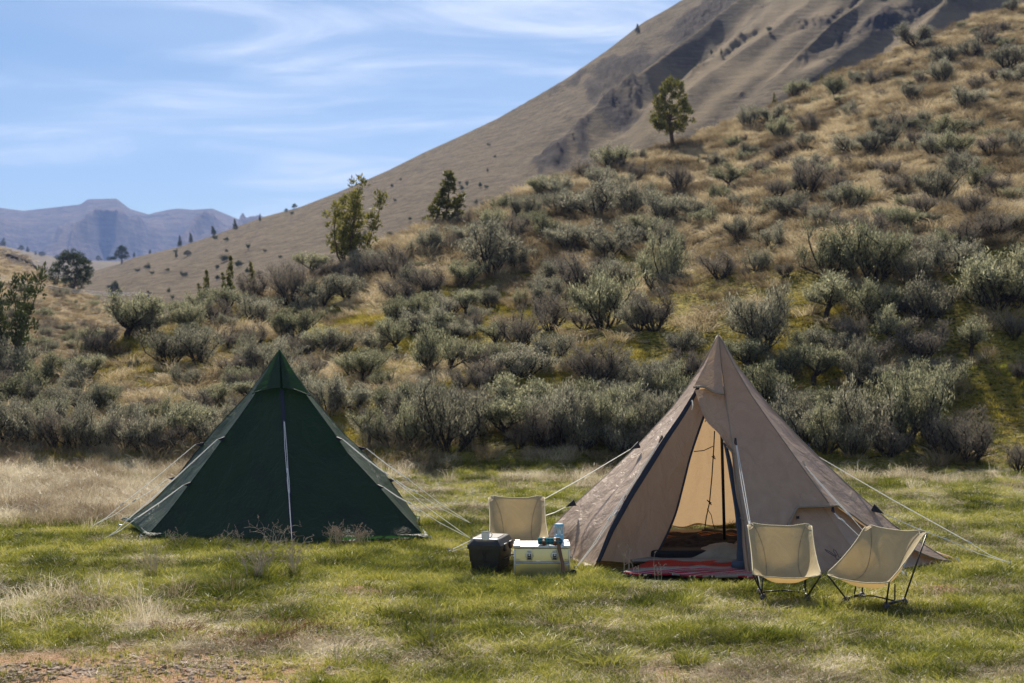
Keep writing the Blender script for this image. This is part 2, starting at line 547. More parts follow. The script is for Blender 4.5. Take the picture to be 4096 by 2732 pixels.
# big hill
BC_U = [0, 200, 350, 480, 536, 715, 868, 1046, 1200, 1345, 1556, 1696, 1836, 1998, 2096, 2200, 2337, 2458, 2579, 2652, 2724, 2850, 3000, 3300, 3700, 4200, 5000]
BC_V = [1160, 1130, 1090, 1055, 1030, 988, 937, 870, 828, 772, 680, 610, 547, 470, 414, 355, 274, 185, 89, 48, 8, -70, -150, -260, -330, -380, -400]
def line_v(U, pts):
    return np.interp(U, [p[0] for p in pts], [p[1] for p in pts])
def big_fn(U, V, T, X, Y):
    w = np.sin(np.clip(T, 0, 1) * math.pi) ** 0.6
    # spurs and gullies that run from the upper right to the lower left
    q = (V + 0.82 * U)
    s = (U - 0.82 * V)
    n1 = 1 - np.abs(fbm(q / 330.0, s / 2400.0, 31, 3, 0.4)) * 1.3
    dz = w * (11.0 * (n1 - 0.75) * sst(U, 1500, 2500) + 1.5 * fbm(X * .03, Y * .03, 35, 4))
    rock_shade = np.zeros_like(U); pale = np.zeros_like(U)
    for pts_, wd_ in (([(2300, 720), (2480, 640), (2750, 400), (3000, 180), (3250, -10)], 60), ([(2720, 560), (2900, 420), (3150, 200), (3450, -60)], 36), ([(3350, 330), (3600, 170), (3900, 60)], 40), ([(2600, 420), (2900, 150), (3050, 0)], 30)):
        pale = np.maximum(pale, 1 - sst(np.abs(V - line_v(U, pts_) + 26 * fbm(U / 90., V / 90., 12, 3)), wd_ * .2, wd_ * 1.5))
    pale = pale * sst(U, 2350, 2650)
    jag = 34 * fbm(U / 110.0, V / 110.0, 41, 4) + 10 * fbm(U / 30.0, V / 24.0, 43, 3)
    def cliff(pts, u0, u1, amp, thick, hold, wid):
        nonlocal dz, rock_shade
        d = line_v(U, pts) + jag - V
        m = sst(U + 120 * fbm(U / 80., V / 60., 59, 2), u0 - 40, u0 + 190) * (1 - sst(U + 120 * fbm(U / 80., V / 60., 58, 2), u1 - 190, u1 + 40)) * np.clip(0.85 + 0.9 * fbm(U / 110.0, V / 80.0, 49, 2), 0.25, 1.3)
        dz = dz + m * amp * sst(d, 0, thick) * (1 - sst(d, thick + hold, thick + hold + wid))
        rock_shade = np.maximum(rock_shade, m * 0.8 * sst(d, -thick * .6, thick * .2) * (1 - sst(d, thick * .8, thick * 1.9)))  # dark mask: bare rock plus shade painted into the hill colour
    cliff([(2250, 450), (2600, 255), (2900, 60), (3050, -40)], 2260, 3050, 1.3, 80, 30, 130)  # band under the skyline: the ridge's cast shadow painted in with the rock
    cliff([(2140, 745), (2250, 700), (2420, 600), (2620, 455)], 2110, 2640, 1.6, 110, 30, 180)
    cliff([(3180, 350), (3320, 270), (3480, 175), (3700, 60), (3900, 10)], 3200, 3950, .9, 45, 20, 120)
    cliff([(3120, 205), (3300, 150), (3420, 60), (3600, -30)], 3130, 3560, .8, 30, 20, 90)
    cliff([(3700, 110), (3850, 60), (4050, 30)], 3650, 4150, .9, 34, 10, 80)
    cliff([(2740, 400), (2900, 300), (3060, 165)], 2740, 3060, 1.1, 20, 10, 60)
    cliff([(1960, 500), (2100, 430), (2350, 285)], 1960, 2380, .6, 18, 6, 30)
    # bright spur
    d = np.abs(V - line_v(U, [(2300, 700), (2750, 350), (3000, 130), (3200, -30)]) - 12 * fbm(U / 70., V / 70., 8, 2))
    dz = dz + 3.2 * (1 - sst(d, 0, 90)) * sst(U, 2500, 2650) * w
    rock_shade = np.maximum(rock_shade, sst(fbm(U / 55.0, V / 30.0, 47, 3), 0.42, 0.6) * sst(U, 2300, 2700) * 0.55)
    dz = dz + np.clip(rock_shade, 0, 1) * 0.9 * fbm(U / 16.0, V / 12.0, 53, 3)
    dz = dz * (1 - 0.7 * sst(T, 0.93, 1.0))
    return dz, {'rock_shade': rock_shade, 'pale': pale}
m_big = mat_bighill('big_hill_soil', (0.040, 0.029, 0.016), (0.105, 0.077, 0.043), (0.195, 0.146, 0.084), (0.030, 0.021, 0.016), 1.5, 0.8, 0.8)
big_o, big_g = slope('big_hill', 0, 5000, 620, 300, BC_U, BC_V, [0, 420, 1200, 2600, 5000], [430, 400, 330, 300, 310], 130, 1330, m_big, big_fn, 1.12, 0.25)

def on_grid(g, u, v):
    us, Y, X, Z = g
    i = int(np.clip(np.searchsorted(us, u), 0, len(us) - 1))
    V = CY + F * (H - Z[:, i]) / Y[:, i]
    # silhouette row limit
    k = int(np.argmax(V <= v)) if np.any(V <= v) else int(np.argmin(V))
    return float((u - CX) / F * Y[k, i]), float(Y[k, i]), float(Z[k, i])

# pale valley rise behind
VC_U = [-900, -200, 0, 110, 230, 330, 460, 600, 800, 1200, 1600]
VC_V = [930, 960, 982, 1005, 1030, 1042, 1045, 1030, 1050, 1080, 1100]
def val_fn(U, V, T, X, Y):
    w = np.sin(np.clip(T, 0, 1) * math.pi)
    return w * 9 * fbm(X * .004, Y * .004, 61, 4), {'rock_shade': 0.0 * U}
m_val = mat_bighill('valley_soil', (0.09, 0.07, 0.045), (0.15, 0.12, 0.08), (0.21, 0.175, 0.12), (0.08, 0.07, 0.05), 0.8, 0.1, 1.5)
val_o, val_g = slope('valley_rise', -900, 1600, 160, 60, VC_U, VC_V, [-900, 1600], [900, 900], 420, 1200, m_val, val_fn, 1.0)

# far mountains
MC_U = [-900, -300, 0, 93, 160, 320, 352, 466, 480, 520, 595, 620, 680, 715, 770, 850, 905, 960, 1010, 1036, 1080, 1400, 2000]
MC_V = [790, 815, 831, 843, 836, 818, 797, 794, 805, 836, 858, 850, 838, 834, 839, 834, 857, 879, 868, 858, 880, 930, 980]
def far_fn(U, V, T, X, Y):
    w = np.sin(np.clip(T, 0, 1) * math.pi) ** 0.8
    wq = 90 * fbm(U / 300.0, V / 300.0, 71, 3)
    q = (V * 0.95 + 0.75 * U + wq)
    n1 = 1 - np.abs(fbm(q / 170.0, (U - V) / 800.0, 73, 3, 0.32)) * 1.6
    n2 = 1 - np.abs(fbm(U / 60.0 + wq / 60, V / 90.0, 79, 2, 0.4)) * 1.6
    dz = w * (125 * (n1 - 0.6) + 14 * (n2 - .6)) + w * 5 * fbm(U / 12., V / 12., 80, 3)
    dz = dz * (1 - 0.92 * sst(T, 0.45, 0.93))
    rock_shade = sst(T, 0.86, 0.95) * 0.35 + 0.35 * sst(fbm(U / 60., V / 14., 85, 3), .2, .5)
    return dz, {'rock_shade': rock_shade}
m_far = mat_bighill('far_mountain_soil', (0.03, 0.024, 0.022), (0.085, 0.062, 0.046), (0.19, 0.138, 0.098), (0.02, 0.018, 0.02), 0.12, 0.4, 9)
slope('far_mountains', -900, 2000, 420, 150, MC_U, MC_V, [-900, 2000], [2700, 2500], 1900, 1085, m_far, far_fn, 1.25)

# ground sheet to the horizon
gm = simple('plain_soil', (0.24, 0.19, 0.12), 0.95, 0, 0.1, 0.2, 0.05)
g = mesh_obj('ground', [(-2900, -180, -3.0), (2900, -180, -3.0), (2900, 3400, -3.0), (-2900, 3400, -3.0)], [(0, 1, 2, 3)], gm)
tag(g, kind='structure')
# road shoulder behind and beside the photographer, so that the meadow does not end in the air
def skirt():
    xs = np.linspace(-130, 130, 60); ys = np.linspace(-120, 60, 60)
    X, Y = np.meshgrid(xs, ys)
    inside = (1 - sst(np.abs(X), 13, 16)) * sst(Y, 2, 5) * (1 - sst(Y, 30, 34))
    Z = -0.15 - 1.0 * inside - 0.0 * X - 2.0 * sst(np.abs(Y), 30, 60) - 0.0
    return grid_obj('surrounding_plain', X, Y, Z, gm)
skirt()

# haze
hz = MB()
hz.box((0, 1600, 195), (5600, 3500, 400))
hm, hn = new_mat('valley_haze')
pv = hn.nodes.new('ShaderNodeVolumePrincipled')
pv.inputs['Color'].default_value = (0.32, 0.49, 1.0, 1)
pv.inputs['Density'].default_value = 0.00017
pv.inputs['Anisotropy'].default_value = 0.2
ho = hn.nodes.new('ShaderNodeOutputMaterial')
hn.links.new(pv.outputs[0], ho.inputs['Volume'])
tag(hz.build('haze', hm), kind='stuff')

# ---------------------------------------------------------------- footprints (x, y) of the camp, used to keep grass out
GREEN_C, GREEN_H = (-3.27, 20.0), 2.42
GREEN_COR = [(-5.27, 19.45), (-4.71, 18.39), (-2.74, 17.78), (-1.12, 18.27), (-1.25, 20.2), (-2.1, 21.8), (-3.6, 22.2), (-4.9, 21.3)]
TAN_C, TAN_H = (2.54, 17.5), 2.62
TAN_COR = [(0.35, 17.2), (0.89, 15.78), (2.60, 15.35), (4.05, 15.5), (5.05, 16.4), (4.7, 18.5), (3.3, 19.6), (1.4, 19.3)]
GREEN_BASE = GREEN_COR
TAN_BASE = TAN_COR
RUG_BASE = [(1.0, 15.8), (1.1, 15.3), (1.5, 14.86), (2.72, 14.84), (2.75, 15.9)]
BOX_BASE = [(-.47, 15.65), (-.17, 15.55), (0.0, 16.05), (-.3, 16.15)]
CASE_BASE = [(.03, 15.6), (.62, 15.55), (.66, 15.9), (.06, 15.95)]

# ---------------------------------------------------------------- plants
def leaf_mat(name, cols, trans=0.35, rough=0.6, spec=0.3, pos_scale=None):
    m, nt = new_mat(name)
    oi = nt.nodes.new('ShaderNodeObjectInfo')
    gi = nt.nodes.new('ShaderNodeNewGeometry')
    f = math_node(nt, 'ADD', math_node(nt, 'MULTIPLY', oi.outputs['Random'], 0.3), math_node(nt, 'MULTIPLY', gi.outputs['Random Per Island'], 0.7))
    if pos_scale:
        n = noise(nt, pos_scale, gi.outputs['Position'], 3, 0.6)
        f = math_node(nt, 'ADD', math_node(nt, 'MULTIPLY', f, 0.45), math_node(nt, 'MULTIPLY', maprange(nt, n, 0.35, 0.65), 0.55))
    c = ramp(nt, f, [(i / (len(cols) - 1) * 0.8 + 0.1, q) for i, q in enumerate(cols)])
    principled(nt, c, rough, 0, None, spec, trans, None)
    return m

M_sage = leaf_mat('sage_leaf', [(0.07, 0.068, 0.048), (0.21, 0.202, 0.142), (0.47, 0.45, 0.33)], 0.45)
M_sage_g = leaf_mat('sage_leaf_fresh', [(0.07, 0.076, 0.043), (0.21, 0.212, 0.125), (0.48, 0.47, 0.30)], 0.48)
M_sage_b = leaf_mat('sage_leaf_dry', [(0.13, 0.11, 0.085), (0.20, 0.175, 0.135), (0.27, 0.235, 0.18)], 0.3)
M_bark = simple('sage_bark', (0.040, 0.031, 0.025), 0.9, 0, 0.2, 0.4, 20)
M_jun = leaf_mat('juniper_leaf', [(0.06, 0.065, 0.014), (0.15, 0.15, 0.035), (0.27, 0.24, 0.07)], 0.42)
M_jun_d = leaf_mat('dark_juniper_leaf', [(0.03, 0.045, 0.018), (0.05, 0.07, 0.025), (0.085, 0.10, 0.035)], 0.25)
M_jbark = simple('juniper_bark', (0.11, 0.075, 0.05), 0.9, 0, 0.2, 0.35, 12)

def rnd_unit(rng):
    v = rng.normal(size=3); return v / np.linalg.norm(v)

def leaves_mesh(pos, dirs, ln, wd, rng, bend=0.0):
    """narrow rhombic leaves as an (n*4, 3) vertex array and face list"""
    n = len(pos)
    pos = np.asarray(pos); dirs = np.asarray(dirs)
    rr = rng.normal(size=(n, 3))
    side = np.cross(dirs, rr); side /= np.linalg.norm(side, axis=1)[:, None] + 1e-9
    ln = np.asarray(ln)[:, None]; wd = np.asarray(wd)[:, None]
    a = pos; b = pos + dirs * ln * 0.5 + side * wd * 0.5; c = pos + dirs * ln; d_ = pos + dirs * ln * 0.45 - side * wd * 0.5
    v = np.stack([a, b, c, d_], 1).reshape(-1, 3)
    f = np.arange(n * 4).reshape(n, 4)
    return v, f

def arr_mesh(name, v, f, mats):
    me = bpy.data.meshes.new(name)
    f = np.asarray(f); k = f.shape[1]
    me.vertices.add(len(v)); me.vertices.foreach_set('co', np.asarray(v, np.float32).ravel())
    me.loops.add(f.size); me.loops.foreach_set('vertex_index', f.ravel().astype(np.int32))
    me.polygons.add(len(f)); me.polygons.foreach_set('loop_start', np.arange(0, f.size, k, dtype=np.int32))
    me.update(calc_edges=True)
    me.validate()
    for m in (mats if isinstance(mats, (list, tuple)) else [mats]): me.materials.append(m)
    return me

def sage_meshes(seed, kind):
    """unit sagebrush: about 1 high and 1.2 wide. kind: g dense, b thin and brown, t little tree on a bare stem"""
    rng = np.random.default_rng(seed)
    br = MB(); tips = []
    nst = {'g': 8, 'b': 9, 't': 5}[kind]
    def branch(p, d_, ln, r, lev):
        pts = [p]; q = np.array(p, float); dd = np.array(d_, float)
        n = 4
        for i in range(n):
            dd = dd + rng.normal(size=3) * 0.20 + np.array([0, 0, 0.13])
            dd /= np.linalg.norm(dd)
            q = q + dd * ln / n
            pts.append(q.copy())
        rad = [r * (1 - 0.6 * i / n) for i in range(n + 1)]
        br.tube(pts, rad, 4 if lev < 2 else 3, cap=False)
        if lev >= 2:
            tips.append((q, dd, ln))
            if q[2] > 0.30: tips.append((pts[3], dd, ln))
            return
        k = rng.integers(3, 6)
        for i in range(k):
            t = rng.uniform(0.35, 1.0) if i else 1.0
            idx = min(int(t * n), n)
            sp = rnd_unit(rng); sp[2] = abs(sp[2]) * 0.6
            nd = dd * 0.75 + sp * 0.85; nd /= np.linalg.norm(nd)
            branch(pts[idx], nd, ln * rng.uniform(0.45, 0.7), r * 0.5, lev + 1)
    if kind == 't':
        h = 0.32
        top = np.array([rng.normal() * .05, rng.normal() * .05, h])
        br.tube([(0, 0, -0.1), (0.02, 0.0, h * .5), tuple(top)], [0.05, 0.04, 0.036], 5, cap=False)
        for i in range(nst):
            a = 2 * math.pi * (i + rng.uniform(-.3, .3)) / nst
            branch(top * rng.uniform(0.6, 1), np.array([math.cos(a) * .9, math.sin(a) * .9, rng.uniform(.5, 1.1)]), 0.42 * rng.uniform(.8, 1.15), 0.026, 0)
    else:
        for i in range(nst):
            a = 2 * math.pi * (i + rng.uniform(-.4, .4)) / nst
            o = rng.uniform(0.35, 1.25)
            branch(np.array([math.cos(a) * .05, math.sin(a) * .05, -0.06]), np.array([math.cos(a) * o, math.sin(a) * o, 1.0]), 0.52 * rng.uniform(.75, 1.15), 0.026, 0)
    pos, dirs, ln, wd = [], [], [], []
    dens = {'g': 34, 'b': 20, 't': 34}[kind]
    for (q, dd, l_) in tips:
        if kind != 't' and q[2] < 0.24 and rng.uniform() < 0.8: continue
        for j in range(dens):
            off = rng.normal(size=3) * 0.050
            dv = dd * 0.5 + np.array([0, 0, 0.7]) + rng.normal(size=3) * 0.42
            dv /= np.linalg.norm(dv)
            pos.append(q + off - dd * rng.uniform(0, 0.13)); dirs.append(dv)
            ln.append(rng.uniform(0.03, 0.085)); wd.append(rng.uniform(0.0075, 0.014))
    pos = np.array(pos)
    v, f = leaves_mesh(pos, dirs, ln, wd, rng)
    z1 = np.percentile(v[:, 2], 99.5); w1 = np.percentile(np.abs(v[:, 0]), 98)
    S = np.array([0.6 / w1, 0.6 / w1, 1.0 / z1])
    bv = np.array(br.v) * S
    wood = arr_mesh('branches', bv, br.f, M_bark)
    lm = {'g': M_sage, 'b': M_sage_b, 't': M_sage_g}[kind]
    fol = arr_mesh('foliage', v * S, f, lm)
    return wood, fol

SAGE = {'g': [sage_meshes(100 + i, 'g') for i in range(6)], 'b': [sage_meshes(200 + i, 'b') for i in range(4)], 't': [sage_meshes(300 + i, 't') for i in range(4)]}
# one more tint of the dense kind
SAGE['f'] = []
for w_, f_ in SAGE['g'][:4]:
    f2 = f_.copy(); f2.materials[0] = M_sage_g; SAGE['f'].append((w_, f2))

bushes = []      # (u, vbase, width px, height px, kind)
def reg(ox, oy, s, items):
    for it in items:
        x, y, w, h, k = it
        bushes.append((ox + x / s, oy + y / s, w / s, h / s, k))
reg(2200, 900, 1.24, [
    (540, 330, 250, 260, 'f'), (90, 130, 170, 120, 'g'), (290, 160, 190, 150, 'g'), (140, 335, 210, 170, 'b'), (265, 520, 240, 250, 'f'), (440, 530, 140, 220, 'g'),
    (170, 520, 160, 90, 'b'), (600, 330, 110, 100, 'g'), (850, 270, 160, 120, 'b'), (970, 265, 50, 60, 'b'), (1060, 640, 260, 290, 'g'), (665, 645, 160, 110, 'g'),
    (235, 810, 220, 190, 'b'), (1375, 480, 260, 210, 't'), (1400, 260, 290, 240, 'f'), (1600, 290, 290, 260, 'f'), (1600, 480, 200, 180, 'f'), (1690, 620, 170, 240, 't'),
    (1870, 480, 220, 190, 'g'), (2200, 420, 280, 270, 'f'), (2310, 400, 200, 250, 'f'), (2090, 655, 180, 170, 't'), (1835, 680, 210, 190, 'b'), (1490, 600, 150, 140, 'b'),
    (1580, 700, 160, 140, 'b'), (2300, 570, 110, 150, 'b'), (2335, 770, 80, 130, 'b'), (985, 740, 180, 150, 't'), (1105, 745, 90, 90, 'f'), (1185, 765, 130, 120, 'f'),
    (1310, 800, 160, 190, 't'), (1690, 800, 190, 110, 'g'), (1890, 900, 190, 200, 'f'), (1780, 720, 80, 60, 'g'), (1060, 930, 200, 210, 'f'), (1240, 1090, 190, 230, 'g'),
    (1370, 1130, 220, 300, 'f'), (1560, 1110, 260, 310, 'g'), (1750, 1100, 300, 340, 'f'), (1950, 1150, 200, 270, 'b'), (2080, 1180, 210, 340, 'b'), (2330, 1230, 120, 200, 'b'),
    (1500, 1150, 160, 160, 'g'), (1680, 1150, 180, 150, 'b'), (1180, 1010, 170, 200, 'g'),
    (40, 1110, 230, 300, 'g'), (180, 1110, 210, 290, 'g'), (330, 1120, 210, 330, 'f'), (470, 1120, 210, 340, 'g'), (590, 1080, 190, 300, 'g'), (470, 870, 190, 160, 'g'),
    (600, 900, 190, 190, 'f'), (110, 1000, 190, 200, 'f'), (300, 980, 170, 170, 'g')])
reg(2200, 0, 1.24, [
    (1820, 228, 135, 100, 'g'), (2295, 55, 60, 60, 'g'), (2045, 145, 45, 35, 'f'), (1215, 475, 120, 65, 'f'), (1410, 500, 100, 110, 't'), (985, 635, 100, 105, 'g'),
    (1090, 600, 110, 75, 'g'), (1600, 430, 70, 100, 'b'), (1950, 410, 105, 110, 'g'), (2090, 280, 140, 90, 'g'), (1960, 310, 120, 75, 'g'), (2270, 340, 130, 110, 'g'),
    (2160, 220, 90, 90, 'b'), (1840, 430, 60, 80, 'b'), (1140, 700, 100, 110, 'f'), (1290, 650, 90, 80, 'b'), (1265, 735, 80, 70, 'g'), (1180, 770, 90, 60, 'b'),
    (290, 830, 160, 95, 'f'), (255, 930, 110, 90, 'g'), (175, 890, 110, 80, 'b'), (30, 960, 110, 90, 'f'), (640, 960, 120, 140, 'b'), (890, 950, 150, 130, 't'),
    (845, 1000, 120, 80, 'f'), (1290, 960, 150, 150, 'b'), (1500, 755, 170, 70, 'g'), (1595, 750, 120, 90, 'g'), (1680, 730, 100, 110, 'g'), (1740, 640, 120, 80, 'b'),
    (1960, 690, 150, 100, 'f'), (2065, 540, 140, 100, 'g'), (2000, 780, 160, 110, 'f'), (2050, 890, 190, 130, 'g'), (1920, 1010, 170, 160, 'g'), (2190, 770, 140, 90, 'b'),
    (2310, 750, 90, 110, 'g'), (1515, 1030, 140, 95, 'f'), (1190, 1080, 160, 110, 'g'), (100, 1060, 150, 110, 'g'), (250, 1080, 230, 160, 'g'), (400, 1070, 130, 140, 'g'),
    (560, 1110, 180, 150, 'g'), (720, 1090, 110, 90, 'g'), (770, 1120, 180, 80, 'f'), (1130, 980, 100, 80, 'b'), (2100, 1090, 160, 130, 'b'), (2200, 960, 120, 90, 'b'),
    (2290, 420, 110, 80, 'g'), (2120, 450, 90, 70, 'b'), (1040, 860, 90, 60, 'b'), (1420, 900, 100, 70, 'b'), (1680, 880, 110, 80, 'b')])
reg(1100, 400, 1.426, [
    (200, 1000, 135, 130, 't'), (330, 1015, 130, 95, 'b'), (95, 1180, 190, 210, 'b'), (255, 1190, 160, 160, 'g'), (430, 1060, 140, 130, 'b'), (120, 1350, 200, 150, 'f'),
    (90, 1480, 180, 130, 'g'), (290, 1480, 180, 160, 't'), (900, 880, 130, 180, 'g'), (1000, 880, 90, 110, 'b'), (1080, 810, 120, 95, 'g'), (1230, 1000, 240, 270, 'g'),
    (1380, 980, 120, 220, 'g'), (1070, 880, 110, 80, 'g'), (1310, 645, 130, 90, 'f'), (690, 1450, 170, 240, 't'), (790, 1340, 110, 100, 'b'), (950, 1240, 140, 130, 'g'),
    (1085, 1230, 120, 160, 't'), (960, 1340, 180, 120, 'f'), (1110, 1345, 140, 130, 'b'), (1400, 1420, 200, 310, 'b'), (1270, 1385, 160, 110, 'f'), (930, 1560, 340, 250, 'f'),
    (1145, 1560, 150, 200, 'b'), (1420, 1590, 260, 170, 'g'), (540, 1560, 170, 130, 'f'), (430, 1570, 130, 110, 'f'), (665, 1005, 40, 110, 'g'), (862, 910, 40, 110, 'b'),
    (805, 960, 50, 50, 'g'), (1480, 1105, 65, 70, 'g'), (1170, 1165, 35, 60, 'g'), (1625, 560, 130, 110, 'g'), (1525, 540, 130, 100, 'f'), (1630, 650, 150, 110, 'g')])
reg(0, 700, 1.959, [
    (745, 1140, 170, 220, 't'), (1000, 1300, 380, 330, 't'), (1240, 1125, 140, 160, 't'), (1375, 1135, 120, 155, 't'), (1570, 1155, 200, 290, 't'), (1800, 1090, 200, 190, 't'),
    (1920, 1050, 110, 140, 'b'), (2250, 970, 230, 260, 'b'), (770, 1430, 210, 230, 'b'), (660, 1400, 130, 150, 'f'), (1040, 1530, 70, 160, 'g'), (1330, 1500, 300, 250, 'g'),
    (1560, 1490, 280, 260, 'g'), (1520, 1300, 200, 120, 'f'), (1830, 1165, 120, 100, 'b'), (2240, 1290, 160, 200, 'f'), (2130, 1190, 130, 95, 'b'), (1920, 1430, 150, 130, 'f')])
reg(0, 1300, 1.742, [
    (80, 400, 260, 270, 'g'), (230, 440, 230, 220, 'f'), (60, 520, 190, 200, 'b'), (170, 560, 210, 220, 'f'), (300, 590, 170, 180, 'g'), (350, 400, 180, 140, 'f'),
    (520, 480, 190, 150, 'g'), (650, 400, 170, 170, 't'), (560, 440, 150, 160, 'g'), (60, 860, 260, 310, 'g'), (240, 860, 250, 300, 'g'), (400, 880, 250, 290, 'b'),
    (560, 890, 270, 320, 'g'), (740, 880, 230, 280, 'g'), (850, 710, 200, 160, 'g'), (700, 610, 180, 160, 'f'), (900, 900, 210, 230, 'b'), (1010, 900, 240, 310, 'g'),
    (1130, 910, 200, 250, 'b'), (1290, 860, 250, 400, 't'), (1450, 860, 200, 260, 'g'), (1500, 560, 150, 130, 'f'), (1290, 450, 150, 140, 'g'), (1620, 460, 180, 150, 'f'),
    (1400, 590, 170, 120, 'b'), (1130, 700, 200, 170, 'f'), (960, 690, 150, 130, 'g'), (1540, 750, 170, 190, 'g'), (330, 720, 200, 190, 'f'), (520, 740, 200, 190, 'g'),
    (120, 710, 200, 180, 'g'), (1360, 720, 160, 160, 'f'), (1060, 600, 120, 90, 'b')])
reg(1200, 1350, 1.567, [
    (180, 500, 200, 260, 'g'), (330, 470, 200, 180, 'g'), (430, 690, 200, 260, 't'), (560, 480, 190, 170, 'f'), (700, 700, 240, 300, 'f'), (620, 560, 180, 200, 'g'), (940, 720, 380, 390, 'g'),
    (1100, 560, 200, 220, 'b'), (1290, 660, 260, 250, 't'), (1420, 500, 290, 230, 'f'), (1530, 700, 270, 250, 'b'), (1650, 620, 260, 300, 'g'), (1780, 720, 230, 290, 'g'),
    (1900, 600, 260, 290, 'f'), (2000, 740, 230, 300, 'g'), (2150, 640, 250, 300, 'g'), (2180, 740, 200, 200, 'b'), (1860, 330, 230, 250, 'b'), (2160, 300, 200, 120, 'g'),
    (2290, 330, 150, 110, 'f'), (760, 390, 170, 120, 'g'), (400, 300, 190, 180, 't'), (530, 330, 160, 130, 'f'), (1000, 340, 120, 120, 'b'), (1120, 330, 130, 200, 'b'), (60, 260, 160, 130, 'b')])

rng = np.random.default_rng(11)
def too_close(u, v, f=0.55):
    for (a, b, w, h, k) in bushes:
        if abs(a - u) < w * f and abs(b - v) < h * 0.5 + 8: return True
    return False
tries = 0; fill = []
while len(fill) < 82 and tries < 6000:
    tries += 1
    u = rng.uniform(450, 4090); vc = float(np.interp(u, NC_U, NC_V)); v = rng.uniform(vc + 15, 1560)
    if 600 < v and too_close(u, v, 0.5): continue
    if too_close(u, v): continue
    if any(((u - a_) / c_) ** 2 + ((v - b_) / d_) ** 2 < 1 for a_, b_, c_, d_ in ((2850, 1200, 400, 110), (3050, 1330, 260, 60), (3980, 1550, 190, 260), (640, 1480, 260, 110), (1330, 1340, 230, 80), (2480, 1400, 240, 80))): continue
    x, y, z = on_hill(u, v)
    s = F / y
    w = rng.uniform(0.5, 0.95) * s
    it = (u, v, w, w * rng.uniform(0.7, 1.1), rng.choice(['g', 'b', 'b', 'f', 'g']))
    bushes.append(it); fill.append(it)

# --- wording
kindword = {'g': 'grey-green sagebrush', 'f': 'fresh green sagebrush', 'b': 'thin brownish sagebrush', 't': 'tree-shaped sagebrush'}
def where(u, v):
    if v > 1640:
        if u < 560: return 'in the dense row at the left edge'
        if u < 1130: return 'in the row left of the green tent'
        if u < 1750: return 'in the row right of the green tent'
        if u < 2200: return 'in the row between the two tents'
        if u < 2880: return 'in the row left of the tan tent'
        if u < 3600: return 'in the row right of the tan tent'
        return 'at the slope foot near the right edge'
    if u < 700: return 'on the left bank below the dark junipers' if v > 1300 else 'near the utility pole'
    if u < 1300: return 'above the green tent peak' if v > 1230 else 'left of the many-stemmed juniper'
    if u < 1650: return 'below the many-stemmed juniper'
    if u < 2080: return 'below the narrow pointed juniper'
    if u < 2600:
        return 'on the slope between the two tents' if v > 1200 else 'left below the round-crowned ridge juniper'
    if u < 3150:
        return 'above the tan tent peak' if v > 1000 else 'below the round-crowned ridge juniper'
    if u < 3650:
        return 'up and right of the tan tent' if v > 1000 else 'on the upper slope right of the ridge juniper'
    return 'at mid height near the right edge' if v > 900 else 'near the top right corner'
def sizew(w, y):
    m = w / (F / y)
    return 'large' if m > 1.35 else ('mid-sized' if m > 0.85 else 'small')

placed = []
for (u, v, w, h, k) in bushes:
    x, y, z = on_hill(u, v)
    placed.append([u, v, w, h, str(k), x, y, z])
placed.sort(key=lambda q: -q[2])
placed = placed[:298]
groups = {}
for q in placed:
    lab = '%s %s %s' % (sizew(q[2], q[6]), kindword[q[4]], where(q[0], q[1]))
    groups.setdefault(lab, []).append(q)
ordn = ['leftmost', 'second from left', 'third from left', 'fourth from left', 'fifth from left', 'sixth from left', 'seventh from left', 'eighth from left', 'ninth from left']
for lab, qs in groups.items():
    qs.sort(key=lambda q: q[0])
    for i, q in enumerate(qs):
        if len(qs) == 1: q.append(lab)
        elif i == len(qs) - 1: q.append(lab + ', rightmost of them')
        else: q.append(lab + ', ' + (ordn[i] if i < len(ordn) else ordn[-1]))
for q in placed:
    u, v, w, h, k, x, y, z, lab = q
    rr = random.Random(int(u * 7 + v * 13))
    wood, fol = SAGE[k][rr.randrange(len(SAGE[k]))]
    s = y / F
    sc = Vector((w * s * 1.10, w * s * 1.10, min(h, w * 1.1) * s * 1.14))
    e = empty('sagebrush', (x, y, z), lab, 'shrub', 'sagebrush on the slope behind the tents', rr.uniform(0, 6.28))
    e.scale = sc
    for nm, me in (('branches', wood), ('foliage', fol)):
        o = bpy.data.objects.new(nm, me); COL.objects.link(o); o.parent = e

